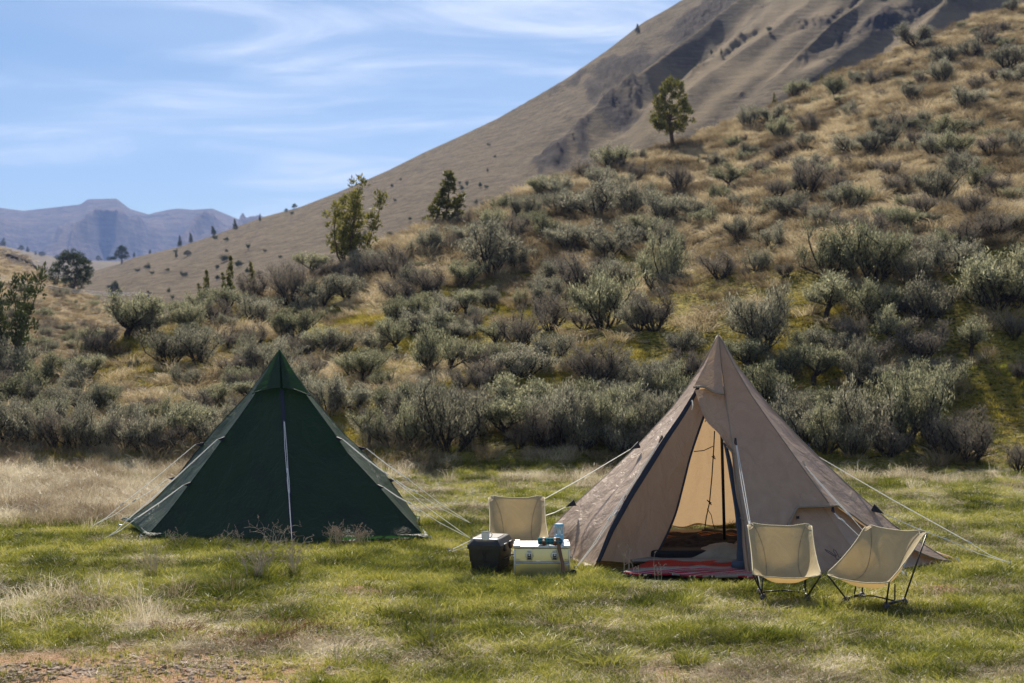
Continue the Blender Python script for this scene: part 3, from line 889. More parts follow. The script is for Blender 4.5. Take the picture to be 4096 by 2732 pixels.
# --- junipers
def juniper_meshes(seed, style):
    rng = np.random.default_rng(seed)
    br = MB(); cl = []
    def limb(p, d_, ln, r, n=4, up=0.1):
        pts = [np.array(p, float)]; dd = np.array(d_, float); dd /= np.linalg.norm(dd)
        for i in range(n):
            dd = dd + rng.normal(size=3) * 0.16 + np.array([0, 0, up]); dd /= np.linalg.norm(dd)
            pts.append(pts[-1] + dd * ln / n)
        br.tube(pts, [r * (1 - .75 * i / n) for i in range(n + 1)], 5, cap=False)
        return pts, dd
    if style == 'multi':
        for i in range(7):
            a = 2 * math.pi * i / 7 + rng.uniform(-.3, .3)
            sp = rng.uniform(0.12, 0.75)
            pts, dd = limb((math.cos(a) * .04, math.sin(a) * .04, -.05), (math.cos(a) * sp, math.sin(a) * sp, 1), rng.uniform(.75, 1.05), 0.013, 7, 0.12)
            for j, q in enumerate(pts[2:]):
                for m_ in range(3):
                    s_ = rnd_unit(rng); s_[2] = abs(s_[2])
                    cl.append((q + s_ * rng.uniform(0.02, 0.11), rng.uniform(.035, .07)))
    elif style == 'cone':
        for i in range(3):
            off = [(0, 0, 1.0), (-.14, .05, .66), (.15, .0, .58)][i]
            pts, dd = limb((off[0] * .5, off[1] * .5, -.05), (off[0] * .5, off[1] * .5, 1), off[2], 0.015, 8, 0.25)
            for j in range(80 if i == 0 else 40):
                t = rng.uniform(0.10, 1.0); q = pts[int(t * 7.99)]
                w = 0.19 * (1.03 - t) ** 0.8 * (1 if i == 0 else .7)
                a = rng.uniform(0, 6.28); rr = w * math.sqrt(rng.uniform(0.1, 1))
                cl.append((np.array([q[0] + math.cos(a) * rr, q[1] + math.sin(a) * rr, off[2] * t * 1.0]), rng.uniform(.018, .036)))
    elif style == 'round':
        pts, dd = limb((0, 0, -.05), (0.05, 0, 1), .9, 0.04, 6, 0.3)
        for j in range(9):
            a = 2 * math.pi * j / 9 + rng.uniform(-.3, .3)
            st = pts[rng.integers(1, 4)]
            limb(st, (math.cos(a), math.sin(a), rng.uniform(.15, .9)), rng.uniform(.28, .42), 0.018, 4, 0.05)
        for j in range(150):
            v_ = rnd_unit(rng) * rng.uniform(0.4, 1) ** 0.5
            if rng.uniform() < .14: cl.append((np.array([-.30 - rng.uniform(0, .22), rng.uniform(-.08, .08), .22 + rng.uniform(0, .10)]), .035))
            zz_ = .61 + v_[2] * .42; rr = .44 * (1.34 - zz_ * 1.0) * rng.uniform(.75, 1.15)
            cl.append((np.array([v_[0] * rr, v_[1] * rr, zz_]), rng.uniform(.025, .06)))
    elif style == 'wide':
        pts, dd = limb((0, 0, -.05), (0.03, 0, 1), .85, 0.035, 6, 0.3)
        for j in range(12):
            a = 2 * math.pi * j / 12 + rng.uniform(-.3, .3)
            st = pts[rng.integers(1, 6)]
            limb(st, (math.cos(a), math.sin(a), rng.uniform(.0, .5)), rng.uniform(.3, .5), 0.015, 4, 0.02)
        for j in range(190):
            v_ = rnd_unit(rng) * rng.uniform(0.3, 1) ** 0.5
            zz_ = .54 + v_[2] * .45
            rr = .52 * (1.15 - zz_ * 0.62)
            cl.append((np.array([v_[0] * rr, v_[1] * rr, zz_]), rng.uniform(.04, .075)))
    elif style == 'sparse':
        for i in range(3):
            a = rng.uniform(0, 6.28); sp = [0.02, .35, .4][i]
            pts, dd = limb((0, 0, -.05), (math.cos(a) * sp, math.sin(a) * sp, 1), [1.0, .75, .6][i], 0.012, 7, 0.12)
            for q in pts[2:]:
                for m_ in range(3): cl.append((q + rng.normal(size=3) * 0.03, rng.uniform(.025, .045)))
    pos, dirs, ln, wd = [], [], [], []
    for (c, r) in cl:
        for j in range(20 if style == 'cone' else 36):
            s_ = rnd_unit(rng)
            pos.append(np.array(c) + s_ * r * rng.uniform(.2, 1.0) * np.array([1, 1, 1.15]))
            dv = s_ * .6 + np.array([0, 0, .7]) + rng.normal(size=3) * .3
            dirs.append(dv / np.linalg.norm(dv)); ln.append(rng.uniform(.03, .06)); wd.append(rng.uniform(.012, .022))
    v, f = leaves_mesh(np.array(pos), dirs, ln, wd, rng)
    return np.array(br.v), br.f, v, f

JUN = {}
for st in ('multi', 'cone', 'round', 'wide', 'sparse'):
    for sd in (1, 2):
        bv, bf, lv, lf = juniper_meshes(sd * 17 + len(st), st)
        JUN[(st, sd)] = (arr_mesh('trunk', bv, bf, M_jbark), arr_mesh('crown', lv, lf, M_jun))
        JUN[(st, sd, 'd')] = (JUN[(st, sd)][0], JUN[(st, sd)][1].copy())
        JUN[(st, sd, 'd')][1].materials[0] = M_jun_d

def tree(pt, wpx, hpx, key, label, rz=0.0, unit_w=0.8, grp='junipers and small trees on the slopes', parts=True):
    x, y, z = pt
    s = y / F
    e = empty('juniper_tree', (x, y, z - 0.02 * hpx * s), label, 'tree', grp, rz)
    e.scale = (wpx * s / unit_w, wpx * s / unit_w, hpx * s)
    for nm, me in zip(('trunk', 'crown'), JUN[key]):
        o = bpy.data.objects.new(nm, me); COL.objects.link(o); o.parent = e
    return e
tree(on_hill(1395, 1050), 340, 350, ('multi', 1), 'many-stemmed olive juniper leaning both ways on the slope above the green tent', 0.6, 0.9)
tree(on_hill(1768, 885), 165, 220, ('cone', 1), 'narrow pointed olive juniper on the hill crest left of center', 0.2, 0.42)
tree(on_hill(2685, 588), 205, 285, ('round', 1), 'round-crowned dark olive juniper standing alone on the ridge, low branch on its left', 1.0)
x_, y_, z_ = on_grid(left_g, 288, 1178)
tree((x_, y_, z_), 200, 180, ('wide', 1, 'd'), 'broad dark green juniper on the left slope behind the wires', 0.3, 1.0)
x_, y_, z_ = on_grid(left_g, 342, 1120)
tree((x_, y_ + 14, z_ - 1), 62, 90, ('wide', 2, 'd'), 'smaller grey-green juniper just right behind the broad dark juniper', 0.8, 1.0)
tree(on_grid(big_g, 487, 1052), 66, 70, ('round', 2, 'd'), 'small round juniper silhouetted against the blue mountains, long shadow beside it', 0.2)
tree((P(15, 1400, 40)[0], 40, hill_z(P(15, 1400, 40)[0], 40) - 0.1), 300, 480, ('multi', 2, 'd'), 'tall loose juniper cut by the left edge of the photo', 2.0)
tree((P(70, 1400, 42)[0], 42, hill_z(P(70, 1400, 42)[0], 42) - 0.4), 170, 330, ('sparse', 1, 'd'), 'thin open juniper at the left edge, right beside the tall one', 2.4)
tree(on_hill(530, 1215), 110, 130, ('multi', 1), 'small open juniper behind the large tree-shaped sagebrush at left', 1.4)
tree(on_hill(815, 1150), 60, 150, ('cone', 2), 'slim young juniper, first of the three thin ones left of center', 0.2, 0.45)
tree(on_hill(912, 1155), 62, 190, ('cone', 2), 'slim upright young juniper, middle of the three thin ones left of center', 0.5, 0.42)
tree(on_hill(1013, 1185), 54, 140, ('cone', 1), 'short young juniper, last of the three thin ones left of center', 1.5, 0.42)
tree(on_hill(1153, 1085), 50, 50, ('sparse', 1), 'stubby olive juniper top above brown branches left of the many-stemmed juniper', 1.0, 0.6)
tree(on_hill(3325, 315), 45, 45, ('cone', 2), 'tiny olive juniper on the crest of the near slope at upper right', 0, 0.5)
tree(on_hill(3283, 330), 26, 40, ('cone', 1), 'tiniest olive juniper on the crest left beside a sagebrush at upper right', 0, 0.5)
tree(on_hill(3095, 405), 28, 55, ('cone', 1), 'tiny yellow-green juniper on the near crest right of the ridge juniper', 0.4, 0.5)
tree(on_hill(2792, 665), 20, 40, ('cone', 2), 'tiny dark juniper sapling in the grass below the ridge juniper', 0.4, 0.5)
FT = [(718, 980, 24, 46, 'tiny dark juniper on the big hill skyline, left one of the left pair'), (764, 970, 26, 40, 'tiny dark juniper on the big hill skyline, right one of the left pair'),
      (858, 940, 34, 36, 'tiny bushy juniper on the big hill skyline left of the lone pointed one'), (944, 920, 26, 44, 'tiny pointed juniper on the big hill skyline below the mountain saddle'),
      (1040, 885, 14, 30, 'tiny juniper on the skyline where the big hill meets the mountains'), (1178, 832, 26, 20, 'tiny rounded juniper on the skyline left of the many-stemmed juniper'),
      (1145, 848, 20, 14, 'tiniest low juniper on the skyline left of the many-stemmed juniper'), (598, 1015, 14, 18, 'tiny juniper right of the round silhouetted one'),
      (535, 1028, 14, 20, 'tiny juniper close right of the round silhouetted juniper'), (705, 1030, 16, 36, 'tiny slim juniper below the left skyline pair'),
      (2548, 130, 26, 34, 'tiny juniper on the steep skyline of the big hill, near the top edge'), (2885, 222, 16, 26, 'lone tiny dark juniper in the middle of the big hill'),
      (750, 1025, 40, 24, 'low spreading juniper under the left skyline pair')]
for (u, v, w, h, lab) in FT:
    tree(on_grid(big_g, u, v), w, h, (('cone' if h > w else 'round'), 1 + int(u) % 2, 'd'), lab, u * .01, 0.5 if h > w else 0.8)
VT = [(8, 975, 30, 34, 'tiny dark juniper at the left edge on the pale valley rise'), (85, 1003, 26, 22, 'tiny juniper on the pale valley rise, leftmost of its cluster'),
      (110, 1010, 20, 24, 'tiny pointed juniper on the pale valley rise beside its leftmost cluster'), (143, 1022, 16, 18, 'tiny juniper in the middle of the pale valley rise'),
      (167, 1028, 34, 20, 'tiny bushy juniper in the middle of the pale valley rise'), (232, 1040, 36, 20, 'tiny bushy juniper on the pale valley rise above the broad dark juniper'),
      (262, 1040, 20, 26, 'tiny pointed juniper on the valley rise above the broad dark juniper'), (393, 1030, 24, 22, 'tiny juniper on the valley rise left of the round silhouetted juniper'),
      (434, 1034, 22, 18, 'tiny juniper on the valley rise close left of the round silhouetted juniper')]
for (u, v, w, h, lab) in VT:
    tree(on_grid(val_g, u, v), w, h, (('cone' if h > w else 'round'), 1 + int(u) % 2, 'd'), lab, u * .01, 0.5 if h > w else 0.8)

# --- small dark shrubs dotted over the big hill and the left slope
rng = np.random.default_rng(5)
DB = [(590, 1080, 30, 26), (550, 1090, 20, 14), (895, 1050, 34, 26), (955, 1070, 30, 26), (990, 1095, 26, 22), (735, 1110, 26, 22), (670, 1085, 22, 12), (608, 1100, 18, 14), (868, 1080, 16, 18),
      (870, 1122, 18, 20), (1035, 1100, 20, 16), (860, 960, 18, 18), (905, 965, 26, 16), (993, 1000, 16, 22), (1167, 860, 14, 12), (1300, 860, 14, 14), (1567, 750, 12, 14), (1580, 808, 12, 12),
      (1602, 722, 12, 10), (1868, 748, 12, 22), (1838, 740, 10, 14), (1848, 765, 14, 20), (1920, 752, 14, 20), (1945, 755, 16, 14), (1905, 820, 18, 22), (1930, 830, 14, 20), (1557, 950, 26, 22),
      (1640, 885, 14, 14), (1950, 690, 8, 16), (1955, 585, 14, 10), (1980, 632, 14, 12), (2292, 552, 8, 14), (3076, 130, 22, 20), (2846, 222, 10, 22), (2965, 150, 8, 16), (2780, 268, 14, 8),
      (1455, 985, 40, 60), (1060, 1010, 14, 12), (1120, 1035, 16, 12), (700, 1010, 16, 10), (905, 1010, 14, 12), (820, 1120, 14, 10), (675, 1175, 16, 22), (690, 1198, 14, 16), (435, 1155, 20, 14)]
def label_rank(items, head, zones, cat, grp):
    cells = {}
    for it in items:
        ph = next(p_ for lim, p_ in zones if it[0] < lim)
        cells.setdefault(ph, []).append(it)
    nth = ['highest', 'second highest', 'third highest', 'fourth highest', 'fifth highest', 'sixth highest', 'seventh highest', 'eighth highest', 'ninth highest', 'tenth highest', 'eleventh highest', 'twelfth highest', 'thirteenth highest', 'fourteenth highest', 'fifteenth highest']
    for ph, its in cells.items():
        its.sort(key=lambda q: q[1])
        for i, it in enumerate(its):
            tag(it[2], '%s %s, %s' % (head, ph, 'lowest' if (i == len(its) - 1 and i) else nth[min(i, 14)]), cat, grp)
small_list = []
for i, (u, v, w, h) in enumerate(DB):
    x, y, z = on_grid(big_g, u, v); s = y / F
    me = SAGE['g'][i % 6][1]
    o = bpy.data.objects.new('dark_shrub', me.copy()); o.data.materials[0] = M_jun_d
    COL.objects.link(o); o.location = (x, y, z); o.scale = (w * s / 1.1, w * s / 1.1, h * s * 1.1)
    small_list.append((u, v, o))
label_rank(small_list, 'tiny dark shrub on the big hill', [(640, 'beside the round silhouetted juniper'), (800, 'below the left skyline junipers'), (1100, 'left of the many-stemmed juniper'), (1650, 'between the many-stemmed and pointed junipers'), (2050, 'right of the pointed juniper'), (9999, 'on its upper face')], 'shrub', 'tiny dark shrubs dotted over the big hill')
LB = []
for i in range(70):
    LB.append((rng.uniform(-20, 470), rng.uniform(1110, 1420)))
kk = 0; ls_list = []
for (u, v) in LB:
    if v < np.interp(u, LC_U, LC_V) + 8: continue
    x, y, z = on_grid(left_g, u, v); s = y / F
    w = rng.uniform(30, 66) * (0.6 + (v - 1100) / 400)
    o = bpy.data.objects.new('slope_shrub', SAGE[['g', 'b', 'f'][kk % 3]][kk % 4][1]); COL.objects.link(o)
    o.location = (x, y, z); o.scale = (w * s, w * s, w * s * .75); kk += 1
    ls_list.append((u, v, o))
label_rank(ls_list, 'little low shrub on the dry left slope', [(60, 'at the very edge'), (120, 'near the edge juniper'), (180, 'left of the shaded hollow'), (250, 'below left of the broad juniper'), (320, 'right below the broad juniper'), (390, 'right of the broad juniper'), (9999, 'toward the utility pole')], 'shrub', 'little shrubs on the left slope')

# ---------------------------------------------------------------- grass (uncountable: geometry-node scatter)
LIB = bpy.data.collections.new('grass_library')       # not linked to the scene: only instanced
def tuft(seed, n, rad, h0, h1, wid, lean, curl, arch=0.0):
    rng = np.random.default_rng(seed)
    a = rng.uniform(0, 6.28, n); r_ = rad * np.sqrt(rng.uniform(0, 1, n))
    base = np.stack([np.cos(a) * r_, np.sin(a) * r_, np.full(n, -0.01)], 1)
    a2 = a + rng.normal(0, .9, n)
    ln = rng.uniform(h0, h1, n)
    le = np.abs(rng.normal(lean, lean * .5, n)) + arch * r_ / max(rad, 1e-6)
    d1 = np.stack([np.cos(a2) * le, np.sin(a2) * le, np.ones(n)], 1); d1 /= np.linalg.norm(d1, axis=1)[:, None]
    d2 = d1 + np.stack([np.cos(a2) * curl, np.sin(a2) * curl, -np.full(n, curl * .6)], 1); d2 /= np.linalg.norm(d2, axis=1)[:, None]
    side = np.cross(d1, rng.normal(size=(n, 3))); side /= np.linalg.norm(side, axis=1)[:, None]
    w = wid * rng.uniform(.6, 1.3, n)[:, None]
    L_ = ln[:, None]
    p0 = base; p1 = p0 + d1 * L_ * .55; p2 = p1 + d2 * L_ * .45
    v = np.stack([p0 - side * w / 2, p0 + side * w / 2, p1 + side * w * .4, p1 - side * w * .4, p2], 1).reshape(-1, 3)
    faces = []
    for i in range(n):
        b = i * 5
        faces += [(b, b + 1, b + 2, b + 3), (b + 3, b + 2, b + 4)]
    return v, faces
def lib_obj(name, v, f, mat):
    o = mesh_obj(name, v, f, mat, link=False); return o

M_green = leaf_mat('meadow_grass_blade', [(0.026, 0.04, 0.003), (0.155, 0.175, 0.014), (0.40, 0.385, 0.065)], 0.42, 0.5, 0.4, 0.9)
M_ygreen = leaf_mat('yellow_green_grass_blade', [(0.08, 0.09, 0.01), (0.30, 0.30, 0.05), (0.58, 0.52, 0.16)], 0.42, 0.5, 0.4, 0.9)
M_straw = leaf_mat('straw_blade', [(0.17, 0.12, 0.07), (0.46, 0.38, 0.25), (0.84, 0.76, 0.58)], 0.38, 0.5, 0.4, 0.9)
M_bunch = leaf_mat('bunch_grass_blade', [(0.09, 0.065, 0.035), (0.34, 0.265, 0.15), (0.70, 0.59, 0.39)], 0.38, 0.6, 0.3, 0.35)
M_moss = leaf_mat('slope_herb_blade', [(0.12, 0.105, 0.014), (0.30, 0.25, 0.035), (0.46, 0.37, 0.08)], 0.4, 0.6, 0.3, 0.6)

def scatter(name, protos, pts, rots, scl, zs, mat_dummy=None):
    """one mesh of bare points whose geometry nodes put a tuft on each point"""
    coll = bpy.data.collections.new(name + '_variants')
    for i, (v, f, m) in enumerate(protos):
        o = lib_obj('%s_tuft' % name, v, f, m); coll.objects.link(o)
    me = bpy.data.meshes.new(name)
    me.vertices.add(len(pts)); me.vertices.foreach_set('co', np.asarray(pts, np.float32).ravel())
    a = me.attributes.new('rot', 'FLOAT_VECTOR', 'POINT'); a.data.foreach_set('vector', np.asarray(rots, np.float32).ravel())
    a = me.attributes.new('scl', 'FLOAT_VECTOR', 'POINT'); a.data.foreach_set('vector', np.asarray(scl, np.float32).ravel())
    a = me.attributes.new('pick', 'INT', 'POINT'); a.data.foreach_set('value', np.asarray(zs, np.int32))
    me.update()
    o = bpy.data.objects.new(name, me); COL.objects.link(o)
    ng = bpy.data.node_groups.new(name + '_nodes', 'GeometryNodeTree')
    ng.interface.new_socket('Geometry', in_out='INPUT', socket_type='NodeSocketGeometry')
    ng.interface.new_socket('Geometry', in_out='OUTPUT', socket_type='NodeSocketGeometry')
    gi = ng.nodes.new('NodeGroupInput'); go = ng.nodes.new('NodeGroupOutput')
    iop = ng.nodes.new('GeometryNodeInstanceOnPoints')
    ci = ng.nodes.new('GeometryNodeCollectionInfo'); ci.inputs['Collection'].default_value = coll
    ci.inputs['Separate Children'].default_value = True; ci.inputs['Reset Children'].default_value = True
    iop.inputs['Pick Instance'].default_value = True
    def attr(nm, dt):
        n = ng.nodes.new('GeometryNodeInputNamedAttribute'); n.data_type = dt; n.inputs['Name'].default_value = nm
        return n.outputs['Attribute']
    m2p = ng.nodes.new('GeometryNodeMeshToPoints')
    ng.links.new(gi.outputs[0], m2p.inputs[0])
    ng.links.new(m2p.outputs[0], iop.inputs['Points'])
    ng.links.new(ci.outputs[0], iop.inputs['Instance'])
    ng.links.new(attr('pick', 'INT'), iop.inputs['Instance Index'])
    e2r = ng.nodes.new('FunctionNodeEulerToRotation')
    ng.links.new(attr('rot', 'FLOAT_VECTOR'), e2r.inputs[0]); ng.links.new(e2r.outputs[0], iop.inputs['Rotation'])
    ng.links.new(attr('scl', 'FLOAT_VECTOR'), iop.inputs['Scale'])
    ng.links.new(iop.outputs[0], go.inputs[0])
    md = o.modifiers.new('scatter', 'NODES'); md.node_group = ng
    return tag(o, kind='stuff')

def tri_strip(vf, m): return (vf[0], vf[1], m)
rng = np.random.default_rng(3)
def meadow_points(n, ymin=9.8, ymax=34.0, wfun=None, pw=1.0):
    out = []
    while len(out) < n:
        k = n * 2
        # denser where the picture shows it larger
        y = ymin * (ymax / ymin) ** (rng.uniform(0, 1, k) ** pw)
        u = rng.uniform(-700, 4800, k)
        x = (u - CX) / F * y
        w = wfun(u, CY + F * H / y, x, y) if wfun is not None else np.ones(k)
        keep = rng.uniform(0, 1, k) < w
        out += list(np.stack([x[keep], y[keep]], 1))
        if keep.sum() == 0: break
    out = np.array(out[:n])
    z = np.maximum(meadow_z(out[:, 0], out[:, 1]), np.where(out[:, 1] > HY0, hill_z(out[:, 0], out[:, 1]), -1))
    return np.column_stack([out, z])

def blocked(x, y):
    """no tall grass under tents, rug, chests"""
    b = np.zeros(len(x))
    for poly in NO_GRASS:
        n = len(poly); ins = np.zeros(len(x), bool); j = n - 1
        for i in range(n):
            xi, yi = poly[i]; xj, yj = poly[j]
            c = ((yi > y) != (yj > y)) & (x < (xj - xi) * (y - yi) / (yj - yi + 1e-12) + xi)
            ins ^= c; j = i
        b = np.maximum(b, ins)
    return b
NO_GRASS = [GREEN_BASE, TAN_BASE, RUG_BASE, BOX_BASE, CASE_BASE]

def dryness(u, v, x, y):
    """0 lush green .. 1 straw, following the patches of the meadow in the photograph"""
    n = fbm(x * 0.55, y * 0.55, 91, 4) * 1.2
    n2 = fbm(x * 2.0, y * 2.6, 95, 3) * 0.5
    base = 0.32 + 0 * u
    base = np.where(v < 2110, 0.36, base)
    base = np.where((v < 2060) & (u < 1150), 1.05 - 0.25 * sst(u, 400, 1100), base)
    base = np.where((v < 2110) & (v >= 2060) & (u < 1000), 0.8, base)
    base = np.where((v < 2100) & (u > 1250) & (u < 2300), 0.56, base)
    base = np.where((v < 2300) & (u > 3600), 0.42, base)
    base = np.where((v > 2080) & (v < 2370) & (u < 1900), 0.12, base)
    base = np.where((v > 2250) & (v < 2420) & (u > 1700) & (u < 3000), 0.18, base)
    base = base + 0.28 * sst(v, 2420, 2600) * (1 - sst(u, 2400, 3600) * 0.6)
    base = base + 0.14 * sst(v, 2330, 2420) * (1 - sst(u, 500, 1500))
    return np.clip(base + n * 0.55 + n2 * 0.45, 0, 1.2)
def w_green(u, v, x, y):
    d_ = dryness(u, v, x, y)
    return np.clip(1.15 - d_ * 1.25, 0.03, 1) * (1 - blocked(x, y)) * (1 - 0.78 * dirt_amount(x, y))
def w_straw(u, v, x, y):
    d_ = dryness(u, v, x, y)
    return np.clip(d_ * 1.15 - 0.02, 0.07, 1) * (1 - blocked(x, y)) * (1 - 0.95 * dirt_amount(x, y))

def make_scatter(name, protos, n, wf, s0, s1, squash=(0.8, 1.2), pw=1.0, ymin=9.8, ymax=34.0, tilt=0.12):
    p = meadow_points(n, ymin, ymax, wf, pw)
    k = len(p)
    rots = np.column_stack([rng.normal(0, tilt, k), rng.normal(0, tilt, k), rng.uniform(0, 6.28, k)])
    s = rng.uniform(s0, s1, k); zs_ = s * rng.uniform(squash[0], squash[1], k)
    return scatter(name, protos, p, rots, np.column_stack([s, s, zs_]), rng.integers(0, len(protos), k))

G1 = [tri_strip(tuft(i, 46, .10, .022, .07, .0042, .6, .5), M_green if i % 2 else M_ygreen) for i in range(6)]
o = make_scatter('short_green_grass', G1, 42000, w_green, 0.8, 1.5)
tag(o, 'short green grass covering the camp meadow', 'grass')
G2 = [tri_strip(tuft(20 + i, 110, .10, .05, .12, .0048, .5, .6), M_green if i % 3 else M_ygreen) for i in range(5)]
o = make_scatter('taller_green_grass', G2, 7500, lambda u, v, x, y: w_green(u, v, x, y) * sst(fbm(x * 1.3, y * 1.3, 120, 3), 0.0, 0.35), 0.7, 1.5)
tag(o, 'taller bright green grass in patches on the meadow', 'grass')
G3 = [tri_strip(tuft(40 + i, 34, .12, .05, .15, .0036, 1.9, .7), M_straw) for i in range(6)]
o = make_scatter('dead_straw_grass', G3, 28500, w_straw, 0.7, 1.3, (0.4, 1.0))
tag(o, 'flattened dead straw lying through the green grass', 'dry grass')
G4 = [tri_strip(tuft(60 + i, 34, .13, .18, .42, .0045, .35, .8), M_straw) for i in range(5)]
def w_tall(u, v, x, y):
    a = (1 - sst(v, 2050, 2130)) * np.clip(1 - sst(u, 900, 1250), 0.0, 1)
    b = (1 - sst(v, 1880, 1980)) * 0.35 * sst(u, 1200, 1400)
    c = sst(fbm(x * 1.1, y * 1.1, 140, 3), 0.12, 0.4)
    d_ = (1 - sst(u, 150, 1100)) * sst(v, 2330, 2400) * (1 - sst(v, 2440, 2560)) * 0.05
    return np.clip(np.maximum(np.maximum(a * (0.3 + 0.7 * c), b * c), d_), 0, 1) * (1 - blocked(x, y))
o = make_scatter('tall_dry_grass', G4, 6400, w_tall, 0.6, 1.15, (0.7, 1.1), 1.0)
tag(o, 'tall blond dry grass at the back of the meadow behind the green tent', 'dry grass')
G5 = [tri_strip(tuft(80 + i, 190, .22, .12, .36, .0075, .32, .8, 0.7), M_bunch) for i in range(6)]

# bunch grass and herbs on the near hillside
def hill_points(n, wf):
    out = []
    while len(out) < n:
        k = n * 2
        u = rng.uniform(-450, 4650, k)
        t = rng.uniform(0, 1, k) ** 1.0
        yc = np.interp(u, NY_U, NY_Y)
        y = HY0 + 0.5 + (yc - HY0 + 1.0) * t
        x = (u - CX) / F * y
        z = hill_z(x, y)
        v = CY + F * (H - z) / y
        keep = rng.uniform(0, 1, k) < wf(u, v, x, y)
        out += list(np.stack([x[keep], y[keep], z[keep]], 1))
    return np.array(out[:n])
def w_bunch(u, v, x, y):
    a = 0.07 + 0.93 * (1 - sst(v, 900 + (2600 - u) * 0.08, 1280))
    return np.clip(a * (0.35 + 0.65 * sst(fbm(x * .5, y * .5, 150, 3), -0.25, 0.2)), 0.04, 1)
p = hill_points(12800, w_bunch); k = len(p)
s = 0.5 + 1.4 * rng.uniform(0, 1, k) ** 1.6
o = scatter('hillside_bunch_grass', G5, p, np.column_stack([rng.normal(0, .15, k), rng.normal(0, .15, k), rng.uniform(0, 6.28, k)]), np.column_stack([s, s, s * rng.uniform(.7, 1.2, k)]), rng.integers(0, 6, k))
tag(o, 'tan bunch grass tufts covering the near hillside', 'dry grass')
G6 = [tri_strip(tuft(90 + i, 60, .20, .03, .11, .009, .7, .4), M_moss) for i in range(4)]
def w_moss(u, v, x, y):
    return np.clip(sst(v, 1000, 1300) * sst(fbm(x * .45, y * .45, 160, 3), -0.25, 0.15), 0.01, 1)
p = hill_points(17000, w_moss); k = len(p)
s = rng.uniform(0.6, 1.4, k)
o = scatter('hillside_herbs', G6, p, np.column_stack([rng.normal(0, .2, k), rng.normal(0, .2, k), rng.uniform(0, 6.28, k)]), np.column_stack([s, s, s]), rng.integers(0, 4, k))
tag(o, 'low yellow-green herbs between the sagebrush on the lower slope', 'ground cover')
# the smaller sagebrush beyond the three hundred that show largest
rng = np.random.default_rng(77); tp = []
CLEAR = [(2850, 1200, 400, 110), (3050, 1330, 260, 60), (3980, 1550, 190, 260), (640, 1480, 260, 110), (1330, 1340, 230, 80), (2480, 1400, 240, 80), (2050, 1240, 150, 60), (3450, 1010, 260, 40), (1250, 1150, 160, 70), (1850, 1090, 120, 60)]
tries = 0
while len(tp) < 200 and tries < 20000:
    tries += 1
    u = rng.uniform(-450, 4600); vc = float(np.interp(u, NC_U, NC_V))
    v = rng.uniform(vc + 6, 1800)
    dens = 0.55 if v > 1450 else (0.9 if u < 1300 else (0.75 if v < 900 else 0.6))
    if fbm(u / 170.0, v / 110.0, 88, 2) < 0.5 - dens * 1.0: continue
    if too_close(u, v, 0.30): continue
    if any(((u - a_) / c_) ** 2 + ((v - b_) / d_) ** 2 < 1 for a_, b_, c_, d_ in CLEAR): continue
    x, y, z = on_hill(u, v); bushes.append((u, v, F / y * .6, F / y * .5, 'g'))
    tp.append((x, y, z, rng.uniform(.45, .95) if v > 900 else rng.uniform(.4, .8)))
tp = np.array(tp); k = len(tp); s = tp[:, 3]
protos_ = []
for kd, i in (('g', 0), ('g', 1), ('f', 2), ('b', 0), ('b', 1), ('t', 0)):
    protos_.append(SAGE[kd][i])
def joined(w_, f_):
    a = np.empty(len(w_.vertices) * 3, np.float32); w_.vertices.foreach_get('co', a); b = np.empty(len(f_.vertices) * 3, np.float32); f_.vertices.foreach_get('co', b)
    n0 = len(w_.vertices)
    fs = [tuple(p_.vertices) for p_ in w_.polygons]; fs2 = [tuple(q + n0 for q in p_.vertices) for p_ in f_.polygons]
    return np.concatenate([a, b]).reshape(-1, 3), fs + fs2, [w_.materials[0], f_.materials[0]], [0] * len(fs) + [1] * len(fs2)
JS = [joined(*q) for q in protos_]
_lo = lib_obj
def lib_obj(name, v, f, mat):
    o = _lo(name, v, f, mat)
    for (v2, f2, m2, mi) in JS:
        if mat is m2: o.data.polygons.foreach_set('material_index', mi)
    return o
o = scatter('small_sagebrush', [(v_, f_, m_) for (v_, f_, m_, mi_) in JS], tp[:, :3], np.column_stack([rng.normal(0, .08, k), rng.normal(0, .08, k), rng.uniform(0, 6.28, k)]), np.column_stack([s, s, s * rng.uniform(.6, 1.0, k)]), rng.integers(0, 6, k))
tag(o, 'small sagebrush filling the gaps of the near hillside', 'shrub')
rng = np.random.default_rng(6)
# left slope tufts
us_, Yl, Xl, Zl = left_g
NL = 9000; ii = rng.integers(0, Yl.shape[1], NL); jj = rng.integers(0, 119, NL)
p = np.stack([Xl[jj, ii] + rng.normal(0, .45, NL), Yl[jj, ii], Zl[jj, ii]], 1)
s = 0.4 + 1.1 * rng.uniform(0, 1, NL) ** 2
o = scatter('left_slope_grass', G5, p, np.column_stack([rng.normal(0, .15, NL), rng.normal(0, .15, NL), rng.uniform(0, 6.28, NL)]), np.column_stack([s, s, s * .8]), rng.integers(0, 6, NL))
tag(o, 'dry grass tufts on the left slope', 'dry grass')

